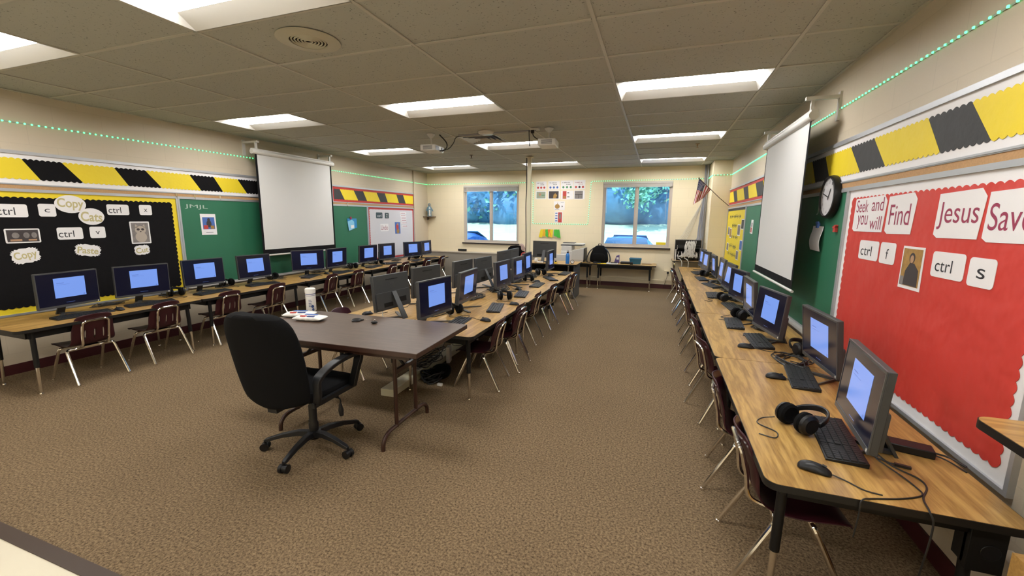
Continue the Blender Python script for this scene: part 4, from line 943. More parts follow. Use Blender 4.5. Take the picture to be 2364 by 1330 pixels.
# white board papers
keycard(FL, 4.525, 4.755, 1.535, 1.665, 'ctrl', 'dark card reading ctrl on the white bulletin board', None, .14, .055, m_dkkey, m_paper)
keycard(FL, 4.842, 4.992, 1.535, 1.662, 'Z', 'dark card reading Z on the white bulletin board', None, .05, .065, m_dkkey, m_paper)
sign(FL, rrect(4.66, 4.96, 1.245, 1.415, .02), .0135, 'white paper reading Undo on the white bulletin board', 'sign', 'paper_sign', lambda b, d: (b.m(m_maroonink), b.text(FL, 'Undo', 4.81, 1.33, .25, .105, d)))
def pic_col(b, d):
    b.m(m_printgold); b.poly(FL, ellipse(5.33, 1.24, .055, .06), d, d+.0005); b.m(m_printred); b.poly(FL, ellipse(5.31, 1.34, .05, .07), d+.0006, d+.001); b.m(m_skin); b.poly(FL, ellipse(5.33, 1.40, .03, .026), d+.0012, d+.0016)
sign(FL, [(5.22, 1.178), (5.435, 1.175), (5.43, 1.447), (5.215, 1.45)], .0135, 'small blue and pink picture on the white bulletin board', 'picture', 'picture', pic_col, m_printblue)
for i, (v, s_) in enumerate(((1.66, 'Our Blessed'), (1.60, 'Mother'), (1.545, 'undo the'), (1.49, 'knots of'), (1.43, 'our lives'), (1.35, 'pray'))):
    sign(FL, [(5.44+.012*i, v-.024), (5.70, v-.022), (5.70, v+.022), (5.44+.012*i, v+.024)], .0135, 'thin paper strip of red lettering on the white board, %s from the top' % ['first', 'second', 'third', 'fourth', 'fifth', 'last'][i], 'paper strip', 'word_strip', lambda b, d, v=v, i=i: (b.m(m_maroonink), [b.fbox(FL, 5.47+.012*i+.032*k, 5.492+.012*i+.032*k, v-.008, v+.008, d, d+.0004) for k in range(6)]), group='red lettered strips on the white board')

# ---- red board papers (right wall, u = -y)
def rs(u0, u1, v0, v1, skew=0.0): return [(u0, v0+.012), (u0+.03, v0-.004), (u1-.012, v0), (u1+.006, v1-.03), (u1-.03, v1+.006), (u0+.006, v1-.004)]
sign(FR, rs(-.275, .150, 1.498, 1.715), .0135, 'white paper reading Seek and you will on the red board', 'sign', 'paper_sign', lambda b, d: (b.m(m_maroonink), b.text(FR, 'Seek', -.160, 1.662, .170, .082, d), b.text(FR, 'and', .048, 1.668, .150, .082, d), b.text(FR, 'you', -.135, 1.556, .145, .092, d), b.text(FR, 'will', .045, 1.553, .150, .082, d)))
sign(FR, rs(.172, .462, 1.495, 1.712), .0135, 'white paper reading Find on the red board', 'sign', 'paper_sign', lambda b, d: (b.m(m_maroonink), b.text(FR, 'Find', .315, 1.602, .215, .115, d)))
sign(FR, rs(.652, .968, 1.490, 1.700), .0135, 'white paper reading Jesus on the red board', 'sign', 'paper_sign', lambda b, d: (b.m(m_maroonink), b.text(FR, 'Jesus', .808, 1.592, .278, .130, d)))
sign(FR, rs(.985, 1.30, 1.485, 1.690), .0135, 'white paper reading Saves at the right end of the red board', 'sign', 'paper_sign', lambda b, d: (b.m(m_maroonink), b.text(FR, 'Saves', 1.145, 1.585, .275, .110, d)))
keycard(FR, -.122, .138, 1.318, 1.440, 'ctrl', 'white laminated card reading ctrl under Seek and you will', -.02, .15, .062)
keycard(FR, .160, .335, 1.315, 1.440, 'f', 'white laminated card reading f on the red board', None, .030, .060)
keycard(FR, .683, .918, 1.300, 1.422, 'ctrl', 'white laminated card reading ctrl under Jesus', .775, .125, .058)
keycard(FR, .945, 1.100, 1.292, 1.415, 's', 'white laminated card reading s on the red board', None, .048, .042)
def pic_icon(b, d):
    b.m(m_printgold); b.fbox(FR, .425, .600, 1.222, 1.420, d, d+.0004); b.m(m_printd); b.poly(FR, [(.46, 1.225), (.59, 1.225), (.585, 1.31), (.54, 1.345), (.50, 1.345), (.465, 1.30)], d+.0006, d+.001)
    b.poly(FR, ellipse(.515, 1.372, .026, .028), d+.0006, d+.001); b.m(m_skin); b.poly(FR, ellipse(.515, 1.366, .016, .021), d+.0012, d+.0016); b.m(m_printg); b.fbox(FR, .425, .46, 1.222, 1.27, d+.0006, d+.001)
sign(FR, [(.412, 1.205), (.618, 1.205), (.612, 1.432), (.414, 1.432)], .0135, 'portrait picture with gold background on the red board', 'picture', 'picture', pic_icon)
# chalkboard right: clock, paper, clip
t = thing('wall_clock', 'round black-rimmed wall clock above the right chalkboard', 'clock', (XR-.03, .705, 1.585))
FC = Frame((XR-.014, .705, 1.750), (0, -1, 0), (-1, 0, 0))
b = B().m(m_black); b.lathe([(.0, 0), (.165, 0), (.168, .02), (.160, .045), (.148, .048), (.146, .029), (.0, .029)], 40, (0, 0, 0), FC); b.build('rim', t, world=True)
b = B().m(m_paper); b.poly(FC, ellipse(0, 0, .147, .147, 40), .030, .034); b.m(m_inkd)
for k in range(12):
    a = math.pi/2-2*math.pi*(k+1)/12; b.text(FC, str(k+1), .115*math.cos(a), .115*math.sin(a), .024 if k > 8 else .013, .022, .0345)
b.build('dial', t, world=True, smooth=False)
b = B().m(m_inkd); b.poly(FC, [(-.004, -.02), (.004, -.02), (.05, .06), (.042, .064)], .036, .0375); b.build('hour_hand', t, world=True, smooth=False)
b = B().m(m_inkd); b.poly(FC, [(.02, -.008), (.02, 0), (-.105, .035), (-.107, .029)], .038, .0395); b.build('minute_hand', t, world=True, smooth=False)
b = B().m(m_clear); b.poly(FC, ellipse(0, 0, .146, .146, 40), .041, .0425); b.build('cover_glass', t, world=True)
t = thing('clipped_note', 'white note held by a blue clip on the right chalkboard', 'note', tuple(FR(-.925, 1.32, .02)))
b = B().m(m_paper); rings = []
for k in range(9):
    v = 1.520-.205*k/8; d = .016+.020*math.sin(k/8*math.pi*.8)**2; rings.append([FR(-1.055+.01*k/8, v, d), FR(-.80, v-.002, d+.004), FR(-.80, v-.002, d+.006), FR(-1.055+.01*k/8, v, d+.002)])
b.loft(rings); b.build('note_paper', t, world=True)
b = B().m(m_printg); b.fbox(FR, -1.02, -.83, 1.33, 1.36, .0, .001) if False else None
b = B().m(m_printblue); b.fbox(FR, -.945, -.905, 1.505, 1.545, .014, .034); b.tube([FR(-.95, 1.55, .03), FR(-.90, 1.55, .03)], .008, 8); b.build('clip', t, world=True)
b = B().m(m_printred); b.loft([[FR(-.60, 1.515, .012), FR(-.56, 1.50, .012), FR(-.56, 1.50, .03), FR(-.60, 1.515, .03)], [FR(-.55, 1.535, .012), FR(-.53, 1.53, .012), FR(-.53, 1.53, .03), FR(-.55, 1.535, .03)]]); b.fbox(FR, -.575, -.535, 1.480, 1.510, .011, .03); tag(b.build('clip'), 'small red magnetic clip on the right chalkboard', 'clip')
def pic_strip(b, d):
    b.m(m_printred); b.fbox(FR, -3.72, -3.64, 1.39, 1.46, d, d+.0004); b.m(m_printg); b.fbox(FR, -3.69, -3.62, 1.47, 1.53, d, d+.0004)
sign(FR, [(-3.76, 1.375), (-3.58, 1.37), (-3.58, 1.57), (-3.72, 1.572)], .0115, 'small white and red leaflet on the far part of the right chalkboard', 'leaflet', 'leaflet', pic_strip)
# yellow board words and pictures
def words(b, d):
    b.m(m_grypap)
b = B().m(mat('dim_ink', (.10, .085, .03), .6)); d = .0134
for v, w_, h_, wl in ((1.63, 1.15, .075, (2, 3, 6, 3)), (1.47, .50, .085, (6,)), (1.27, .85, .075, (4, 2, 3)), (1.10, .72, .085, (4, 5)), (.95, .95, .085, (2, 7))): blurtext(b, FR, -5.15, v, w_, h_, wl, d)
tag(b.build('lettering', smooth=False), 'dark cut-out lettering on the yellow bulletin board', 'lettering')
for i, (u, v, a, c, m_) in enumerate(((-5.72, 1.36, .10, .16, m_printg), (-5.50, 1.33, .12, .18, m_printgold), (-4.66, 1.40, .14, .19, m_printg), (-4.36, 1.50, .13, .17, m_printd), (-4.36, 1.16, .13, .17, m_printblue), (-5.70, 1.06, .12, .15, m_printg), (-4.62, .98, .12, .16, m_printg))):
    sign(FR, [(u-a, v-c*.5), (u+a*.9, v-c*.5), (u+a*.9, v+c*.5), (u-a, v+c*.5)], .0136, 'small photo on the yellow board, ' + ['top left', 'left of the second word', 'right of the second word', 'topmost at the right edge', 'middle of the right edge', 'lower left', 'lower right'][i], 'photo', 'photo', lambda b, d, u=u, v=v, a=a, c=c, m_=m_: (b.m(m_), b.fbox(FR, u-a*.85, u+a*.75, v-c*.42, v+c*.42, d, d+.0004)), group='photos on the yellow board')

# ================================================================== CEILING AND WALL FITTINGS
# green LED light strip
t = thing('led_strip', 'green LED light strip running high around three walls', 'light strip', tuple(FL(-1.6, 2.43)))
ZL = 2.43; path = [(XL+.004, -1.60, ZL), (XL+.004, YB-.004, ZL), (2.36, YB-.004, ZL), (2.36, YB-.004, 1.44), (3.72, YB-.004, 1.435), (3.765, YB-.004, ZL), (6.266, YB-.004, ZL+.01), (6.266, 6.026, ZL+.01), (XR-.004, 6.026, ZL+.01), (XR-.004, -1.60, ZL)]
nrm = [(1, 0, 0), (0, -1, 0), (0, -1, 0), (0, -1, 0), (0, -1, 0), (0, -1, 0), (-1, 0, 0), (0, -1, 0), (-1, 0, 0)]
b = B().m(m_ledtape)
for (p, q), n_ in zip(zip(path[:-1], path[1:]), nrm):
    p, q, n_ = Vector(p), Vector(q), Vector(n_); d_ = (q-p).normalized(); s_ = d_.cross(n_)*.004
    b.add([p-s_, q-s_, q+s_, p+s_, p-s_+n_*.002, q-s_+n_*.002, q+s_+n_*.002, p+s_+n_*.002], [(0, 1, 2, 3), (7, 6, 5, 4), (0, 4, 5, 1), (1, 5, 6, 2), (2, 6, 7, 3), (3, 7, 4, 0)])
b.build('led_tape', t, world=True, smooth=False)
leds = []
for (p, q), n_ in zip(zip(path[:-1], path[1:]), nrm):
    p, q = Vector(p), Vector(q); k = int((q-p).length/.05)
    for i in range(k): leds.append((p+(q-p)*((i+.5)/k), Vector(n_)))
camp = Vector((5.31, -3.30, 1.56)); leds.sort(key=lambda a: (a[0]-camp).length)
def led(b, c, n_, s=.0070): b.ellip((c.x+n_.x*.004, c.y+n_.y*.004, c.z), (s, s, s), 6, 4)
for c, n_ in leds[:100]:
    b = B().m(m_led); led(b, c, n_); b.build('led', t, world=True)
b = B().m(m_led)
for c, n_ in leds[100:]: led(b, c, n_, .0088)
o = b.build('led', t, world=True); o['kind'] = 'stuff'

def disc(x, y, r, label, name, cat, prof, m=m_offw):
    b = B().m(m); b.lathe(prof, 28, (0, 0, 0), Frame((x, y, H), (1, 0, 0), (0, 0, -1), (0, 1, 0))); return tag(b.build(name), label, cat)
t = thing('ceiling_speaker', 'round ceiling speaker with ringed grille near the camera', 'speaker', (3.03, -.90, H-.01))
b = B().m(mat('aged_enamel', (.50, .47, .36), .5)); FCe = Frame((3.03, -.90, H), (1, 0, 0), (0, 0, -1), (0, 1, 0))
b.lathe([(.20, 0), (.20, .004), (.125, .008), (.118, .012), (.117, .004)], 36, (0, 0, 0), FCe, False); b.build('speaker_ring', t, world=True)
b = B().m(m_wood); b.lathe([(.118, .005), (.0, .005)], 24, (0, 0, 0), FCe); b.build('grille_backing', t, world=True)  # dark disc added behind the rings, painting in the shade of the gaps
b = B().m(bpy.data.materials['aged_enamel'])
for k in range(5): b.lathe([(.018+.020*k, .006), (.024+.020*k, .013), (.030+.020*k, .006)], 28, (0, 0, 0), FCe, False)
b.build('speaker_grille', t, world=True)
disc(3.02, 2.20, .10, 'round white ceiling fitting between the projectors', 'ceiling_disc', 'ceiling fitting', [(.0, .0), (.115, .0), (.112, .02), (.09, .032), (.0, .034)])
# air diffuser
t = thing('air_diffuser', 'square louvred metal air diffuser in the ceiling', 'air vent', (2.743, 2.743, H-.005)); FV = Frame((2.743, 2.743, H), (1, 0, 0), (0, 0, 1), (0, 1, 0))
b = B().m(m_alu)
for k in range(4):
    s0 = .298-.065*k; z0 = -.006 + .018*(k > 0); s1 = s0-.052
    for a, c in (((-1, -1), (1, -1)), ((1, -1), (1, 1)), ((1, 1), (-1, 1)), ((-1, 1), (-1, -1))):
        b.add([FV(a[0]*s0, a[1]*s0, .003), FV(c[0]*s0, c[1]*s0, .003), FV(c[0]*s1, c[1]*s1, .045), FV(a[0]*s1, a[1]*s1, .045)], [(0, 1, 2, 3)])
b.build('louvres', t, world=True, smooth=False, solid=.002); b = B().m(m_steelb); b.fbox(FV, -.30, .30, -.30, .30, .05, .06); b.build('duct_cover', t, world=True)
# sprinklers
for x, y, lb in ((1.93, 4.08, 'dark sprinkler head in the ceiling left of the pole'), (5.80, 3.96, 'sprinkler head in the ceiling between the right lamps'), (5.2, 5.2, None)):
    if lb:
        t = thing('sprinkler_head', lb, 'sprinkler', (x, y, H-.06)); b = B().m(m_wood if x < 3 else m_tan); b.lathe([(.035, .06), (.033, .052), (.012, .050), (.012, .03)], 14); b.build('escutcheon', t)
        b = B().m(m_wood if x < 3 else m_tan); b.tube([(0, 0, .035), (0, 0, 0)], .008, 8); b.lathe([(.0, 0), (.022, .0), (.022, .003), (.0, .004)], 12); b.build('deflector', t)
# projectors
def projector(cx, cy, cz, rz, label):
    t = thing('projector', label, 'projector', (cx, cy, cz), rz, None)
    b = B().m(m_offw); b.box((0, 0, .0), (.30, .23, .085)); b.build('projector_body', t, bevel=.012)
    b = B().m(m_black); b.fbox(Frame((0, -.115, 0), (1, 0, 0), (0, -1, 0)), -.13, -.02, -.028, .025, -.002, .002); b.tube([(.09, -.112, .0), (.09, -.122, .0)], .028, 16); b.build('lens_panel', t)
    b = B().m(m_grey)
    for k in range(5): b.fbox(Frame((-.15, 0, 0), (0, -1, 0), (-1, 0, 0)), -.07, .07, -.025+k*.011, -.020+k*.011, -.001, .0015)
    for k in range(5): b.fbox(Frame((.15, 0, 0), (0, 1, 0), (1, 0, 0)), -.07, .07, -.025+k*.011, -.020+k*.011, -.001, .0015)
    b.build('vent_slots', t, smooth=False)
    b = B().m(m_offw); b.tube([(-.02, 0, .042), (-.02, 0, .075)], .018, 10); b.tube([(-.02, 0, .075), (-.035, 0, H-cz-.03)], .014, 10); b.lathe([(.02, H-cz-.05), (.055, H-cz-.012), (.06, H-cz)], 18, (-.035, 0, 0)); b.build('ceiling_mount', t)
    return t
projector(2.20, 2.16, 2.525, R(95), 'left white ceiling projector, facing the left wall'); projector(3.89, 2.20, 2.525, R(-85), 'right white ceiling projector, facing the right wall')
b = B().m(m_cable); b.tube(bez([(2.30, 2.20, H), (2.40, 2.20, 2.62), (2.42, 2.19, 2.55), (2.37, 2.18, 2.50), (2.30, 2.17, 2.50)], 5), .008, 6); tag(b.build('power_cable'), 'black cable looping from the ceiling to the left projector', 'cable')
b = B().m(m_cable); b.tube(bez([(2.32, 2.16, 2.49), (2.45, 2.18, 2.52), (2.52, 2.2, 2.60), (2.56, 2.2, 2.67), (2.66, 2.2, 2.69)], 5), .006, 6); tag(b.build('video_cable'), 'thin black cable from the left projector to the ceiling conduit', 'cable')
b = B().m(m_cableg); b.tube([(2.60, 2.2, 2.695), (3.72, 2.2, 2.700)], .012, 8); tag(b.build('conduit'), 'thin grey conduit along the ceiling between the two projectors', 'conduit')
t = thing('ceiling_outlet', 'ceiling outlet with black plug left of the right projector', 'outlet', (3.68, 2.18, 2.70)); b = B().m(m_offw); b.box((0.03, 0, .01), (.12, .08, .02)); b.build('outlet_plate', t)
b = B().m(m_black); b.box((.0, 0, -.02), (.04, .03, .04)); b.build('plug', t)
b = B().m(m_cable); b.tube(bez([(3.68, 2.18, 2.67), (3.70, 2.18, 2.62), (3.78, 2.19, 2.57), (3.85, 2.2, 2.57)], 5), .007, 6); tag(b.build('power_cable'), 'black cable from the ceiling outlet to the right projector', 'cable')
b = B().m(m_cable); b.tube(bez([(3.63, 2.18, 2.70), (3.635, 2.18, 2.60), (3.645, 2.18, 2.50)], 5), .006, 6); tag(b.build('video_cable'), 'short black cable hanging beside the ceiling outlet', 'cable')

# service pole
t = thing('service_pole', 'cream steel service pole from ceiling to floor by the island end', 'pole', (2.92, 4.57, 0))
b = B().m(m_pole); b.box((0, 0, H/2), (.068, .055, H-.002)); b.build('pole_shaft', t, bevel=.004); b = B().m(m_pole); b.box((0, 0, H-.012), (.13, .11, .02)); b.build('ceiling_collar', t)
b = B().m(m_cable); b.tube(bez([(2.865, 4.56, H), (2.872, 4.555, 2.2), (2.862, 4.555, 1.8), (2.875, 4.55, 1.2), (2.868, 4.55, .7), (2.86, 4.55, .3)], 6), .009, 6); tag(b.build('hanging_cable'), 'black cable running down the cream service pole', 'cable')

# left wall pipe, radiator cover, statue on its shelf
b = B().m(m_walls['Y']); b.tube([(XL+.022, 6.075, .0), (XL+.022, 6.075, H)], .020, 10); tag(b.build('wall_pipe'), 'painted vertical pipe at the end of the left wall boards', 'pipe')
b = B().m(mat('convector_front_shaded', (.30, .27, .225), .45)); b.box(((XL+2.45)/2, 6.63, .34), (2.45-XL, .25, .66)); b.m(mat('convector_top_lit', (.44, .38, .30), .45)); b.box(((XL+2.45)/2, 6.625, .677), (2.45-XL, .27, .014)); tag(b.build('radiator_cover', smooth=False), 'long grey-beige radiator cover under the left window', 'radiator cover')  # one cover: shade put into the front colour, light into the top
b = B().m(m_black); b.box((.43, YB-.02, .725), (.24, .03, .05)); tag(b.build('wall_vent'), 'small black box on the wall under the left window', 'wall box')
t = thing('corner_shelf', 'small dark wooden corner shelf in the far left corner', 'shelf', (-.47, 6.63, 1.56))
b = B().m(m_wood); b.poly(Frame((XL, YB, 1.575), (1, 0, 0), (0, 0, 1), (0, -1, 0)), [(0, 0)]+[(.25*math.cos(R(a)), .25*math.sin(R(a))) for a in range(0, 91, 10)], 0, .018); b.build('shelf_board', t, world=True)
b = B().m(m_wood); b.poly(Frame((XL, YB, 0), (.707, -.707, 0), (.707, .707, 0)), [(0, 1.50), (.02, 1.50), (.13, 1.575), (0, 1.575)], -.008, .008); b.build('shelf_bracket', t, world=True)
t = thing('statue', 'small blue and white religious statue on the corner shelf', 'statue', (-.475, 6.635, 1.593), R(35))
b = B().m(m_statue); b.lathe([(.0, 0), (.062, 0), (.065, .012), (.052, .02), (.050, .05), (.056, .12), (.066, .19), (.058, .235), (.034, .262), (.022, .275), (.033, .29), (.036, .315), (.026, .338), (.0, .346)], 18); b.build('mantle', t)
b = B().m(m_white); rings = []
for z, w_, y in ((.01, .030, -.052), (.08, .030, -.046), (.16, .034, -.054), (.22, .034, -.056), (.25, .016, -.040)): rings.append([(-w_, y+.012, z), (-w_*.4, y-.008, z), (w_*.4, y-.008, z), (w_, y+.012, z), (0, y+.03, z)])
b.loft(rings); b.build('robe', t)
b = B().m(m_skin); b.ellip((0, -.020, .303), (.018, .018, .024), 12, 8); b.ellip((0, -.039, .302), (.004, .005, .005), 6, 4); b.build('head', t)
for s_ in (-1, 1):
    b = B().m(m_statue); b.tube([(s_*.045, -.01, .215), (s_*.075, -.035, .17), (s_*.085, -.05, .140)], [.018, .014, .011], 8); b.build('sleeve', t)
    b = B().m(m_skin); b.ellip((s_*.087, -.054, .130), (.008, .007, .013), 8, 6); b.build('hand', t)

# papers on the back wall
def bp(u0, u1, v0, v1, label, dr, name='laminated_sheet', grp='laminated sheets on the back wall'): return sign(FB, [(u0, v0), (u1, v0), (u1, v1), (u0, v1)], .002, label, 'sheet', name, dr, group=grp)
xs4 = [(2.428, 2.688), (2.733, 3.015), (3.045, 3.345), (3.355, 3.628)]
for i, ((u0, u1), m_, nm) in enumerate(zip(xs4, (m_printred, m_printblue, m_printgreen, m_printred), ('three red discs', 'three blue discs', 'three green discs', 'red, black and red discs'))):
    def dr(b, d, u0=u0, u1=u1, m_=m_, i=i):
        w_ = u1-u0; b.m(m_)
        for k in range(3):
            b.m(m_inkd if (i == 3 and k == 1) else m_); b.poly(FB, ellipse(u0+w_*(.2+.3*k), 2.305, .026, .026, 18), d, d+.0005)
        b.m(m_inkd if i != 3 else m_maroonink); blurtext(b, FB, u0+w_*.42, 2.412, w_*.62, .026, ((3, 5), (3, 8), (1, 4, 2), (6, 2))[i], d); blurtext(b, FB, u0+w_*.60, 2.372, w_*.36, .024, ((6,), (5,), (2, 4), (4,))[i], d)
    bp(u0, u1, 2.255, 2.452+.004*i, 'laminated sheet with %s, upper row on the back wall' % nm, dr)
def d_a(b, d): b.m(mat('print_sage', (.30, .34, .26), .6)); b.fbox(FB, 2.445, 2.668, 2.050, 2.205, d, d+.0004); b.m(m_skin); b.poly(FB, ellipse(2.53, 2.14, .03, .035), d+.0006, d+.001); b.m(m_printgreen); b.fbox(FB, 2.57, 2.65, 2.115, 2.13, d+.0006, d+.001)
bp(2.421, 2.688, 2.030, 2.232, 'laminated picture in pale green, leftmost of the lower row', d_a)
def d_b(b, d): b.m(m_printd); b.fbox(FB, 2.755, 2.995, 2.045, 2.215, d, d+.0004); b.m(m_printgold); b.poly(FB, [(2.86, 2.05), (2.93, 2.05), (2.96, 2.12), (2.91, 2.17), (2.87, 2.13)], d+.0006, d+.001)
bp(2.729, 3.022, 2.025, 2.235, 'laminated dark picture with a gold figure, second of the lower row', d_b)
def d_c(b, d): b.m(m_printred); b.fbox(FB, 3.095, 3.185, 2.035, 2.215, d, d+.0004); b.m(m_printgold); b.fbox(FB, 3.105, 3.175, 2.045, 2.10, d+.0006, d+.001); b.m(m_inkd); b.fbox(FB, 3.205, 3.25, 2.165, 2.185, d, d+.0004); b.fbox(FB, 3.205, 3.26, 2.07, 2.09, d, d+.0004)
bp(3.050, 3.352, 2.020, 2.228, 'laminated sheet with red picture and text, third of the lower row', d_c)
def d_d(b, d):
    b.m(m_printd); b.fbox(FB, 3.385, 3.575, 2.035, 2.215, d, d+.0004); b.m(m_printg)
    for q in ((3.39, 3.57, 2.14, 2.21), (3.39, 3.475, 2.04, 2.125), (3.485, 3.57, 2.04, 2.125)): b.fbox(FB, *q, d+.0006, d+.001)
bp(3.362, 3.620, 2.020, 2.229, 'laminated sheet of grey photos, rightmost of the lower row', d_d)
def d_e(b, d): b.m(m_printgold); b.poly(FB, ellipse(2.97, 1.855, .06, .055), d, d+.0004); b.tube([FB(2.97, 1.905, d), FB(2.98, 1.945, d)], .006, 6); b.m(m_inkd); b.poly(FB, [(3.085, 1.83), (3.105, 1.85), (3.09, 1.88), (3.075, 1.87)], d, d+.0004); b.fbox(FB, 2.91, 3.02, 1.785, 1.792, d, d+.0004); b.fbox(FB, 3.05, 3.13, 1.95, 1.957, d, d+.0004)
bp(2.884, 3.153, 1.766, 1.976, 'laminated sheet with a tan pot drawing below the two rows', d_e)
def d_f(b, d): b.m(m_printred); b.fbox(FB, 2.995, 3.09, 1.475, 1.715, d, d+.0004); b.m(m_printg); b.poly(FB, ellipse(3.042, 1.62, .025, .07), d+.0006, d+.001); b.m(m_printblue); [b.fbox(FB, 2.925, 2.98, 1.50+.06*k, 1.525+.06*k, d, d+.0004) for k in range(4)]
bp(2.910, 3.110, 1.468, 1.734, 'laminated narrow sheet with a red picture, lowest on the back wall', d_f)
cc = [m_yel, mat('amber_paper', (.75, .42, .02), .6), m_lime, m_orange, m_yel, m_lime, m_lime]
lbn = ['leftmost yellow', 'amber, second from left', 'green behind the yellow ones', 'orange in the middle', 'pale yellow, right of the orange', 'green, second from right', 'rightmost green']
for i, m_ in enumerate(cc):
    u = 2.60+.062*i+(.03 if i > 4 else 0); b = B().m(m_); a = (-.035, -.015, .0, .02, -.02, .01, .035)[i]
    b.loft([[FB(u-.035, 1.30, .004), FB(u+.035, 1.305, .004), FB(u+.035, 1.305, .007+.003*i), FB(u-.035, 1.30, .007+.003*i)], [FB(u-.045+a, 1.115+.02*(i % 3), .010+.004*i), FB(u+.045+a, 1.10+.025*(i % 2), .022+.004*i), FB(u+.045+a, 1.10+.025*(i % 2), .026+.004*i), FB(u-.045+a, 1.115+.02*(i % 3), .014+.004*i)]])
    tag(b.build('paper_tag', smooth=False), 'coloured paper tag hanging on the back wall, '+lbn[i], 'paper tag', 'coloured tags under the LED strip')
# yellow card in window
b = B().m(m_yel); b.fbox(FB, 5.28, 5.49, .985, 1.055, -.058, -.056); tag(b.build('card', smooth=False), 'yellow card in the lower right corner of the right window', 'card')
# surface raceway and outlets on the back wall
b = B().m(m_walls['X']); b.fbox(FB, 2.5, 5.95, .165, .195, 0, .02); tag(b.build('wall_raceway', smooth=False), 'painted cable raceway low along the back wall', 'raceway')
t = thing('wall_outlet', 'beige outlet box low on the back wall with a plugged cord', 'outlet', (5.70, YB-.02, .19)); b = B().m(m_walls['X']); b.fbox(FB, 5.50, 5.95, .195, .42, 0, .045); b.build('outlet_box', t, world=True)
b = B().m(m_black); b.fbox(FB, 5.555, 5.595, .36, .40, .045, .075); b.tube(bez([FB(5.575, .37, .07), FB(5.56, .28, .10), FB(5.53, .15, .06), FB(5.50, .02, .05)], 5), .004, 6); b.build('plug', t, world=True)

# ================================================================== BACK TABLES
t = thing('printer', 'white office printer with scanner lid on the back table', 'printer', (3.46, 6.44, .575))
b = B().m(m_offw); b.box((0, 0, .13), (.52, .40, .25)); b.build('printer_body', t, bevel=.012)
b = B().m(m_offw); b.box((-.13, .0, .31), (.24, .38, .12)); b.build('scanner_column', t, bevel=.008)
b = B().m(m_offw); b.loft([[(.0, -.21, .05), (.27, -.21, .05), (.27, .0, .05), (.0, .0, .05)], [(.0, -.235, .27), (.27, -.235, .33), (.27, .0, .33), (.0, .0, .27)]]); b.build('output_tray', t, bevel=.006)
b = B().m(m_grey); b.box((-.02, .02, .385), (.50, .40, .022)); b.build('scanner_bed', t, bevel=.004)
b = B().m(m_offw); b.box((.0, .03, .410), (.48, .38, .025)); b.build('scanner_lid', t, bevel=.006)
b = B().m(m_grey); b.box((-.11, .05, .432), (.28, .20, .014)); b.build('document_feeder', t, bevel=.004)
b = B().m(m_steelb); b.box((.275, .02, .17), (.02, .38, .30)); b.build('side_cover', t)
t = thing('storage_box', 'white plastic box in front of the printer', 'box', (3.20, 6.11, .575)); bpy.data.objects.remove(t)
b = B().m(m_offw); b.box((3.17, 6.20, .575+.088), (.36, .05, .175)); tag(b.build('storage_box', bevel=.006), 'flat white plastic box standing in front of the printer', 'box')
# on the tall desk
t = thing('water_bottle', 'blue water bottle with dark cap and carry loop on the tall desk', 'bottle', (3.66, 4.80, .69))
b = B().m(m_blue); b.lathe([(.0, 0), (.036, 0), (.038, .01), (.038, .165), (.030, .19), (.018, .205), (.018, .215)], 22); b.build('bottle_body', t)
b = B().m(m_black); b.lathe([(.019, .212), (.020, .235), (.016, .240), (.0, .240)], 18); b.build('bottle_cap', t)
b = B().m(m_grey); b.tube([(.016*math.cos(R(a)), 0, .248+.016*math.sin(R(a))) for a in range(-30, 211, 20)], .003, 6); b.build('carry_loop', t)
t = thing('alarm_clock', 'small white-faced alarm clock beside the blue water bottle', 'clock', (3.755, 4.80, .69), R(10))
b = B().m(m_black); b.tube([(0, -.014, .042), (0, .014, .042)], .038, 22); b.tube([(-.022, 0, 0), (-.018, 0, .02)], .004, 6); b.tube([(.022, 0, 0), (.018, 0, .02)], .004, 6); b.build('clock_case', t)
b = B().m(m_paper); b.tube([(0, -.0155, .042), (0, -.013, .042)], .029, 22); b.build('clock_face', t)
b = B().m(m_inkd); b.box((.004, -.0165, .050), (.003, .001, .02)); b.box((-.007, -.0165, .042), (.016, .001, .003)); b.build('clock_hands', t)
t = thing('tape_dispenser', 'small black and yellow item beside the monitor on the tall desk', 'desk item', (3.43, 4.76, .69)); b = B().m(m_yel); b.box((0, 0, .012), (.055, .05, .022)); b.build('dispenser_base', t, bevel=.004); b = B().m(m_black); b.tube([(-.012, .01, .036), (.012, .01, .036)], .020, 14); b.build('tape_roll', t)
t = thing('tape_gun', 'white packing tape dispenser at the left of the tall desk', 'desk item', (3.02, 4.78, .69)); b = B().m(m_white); b.tube([(-.02, 0, .045), (.03, 0, .045)], .045, 20); b.build('tape_roll', t); b = B().m(m_white); b.box((.08, .0, .012), (.13, .045, .024)); b.build('dispenser_base', t, bevel=.004)
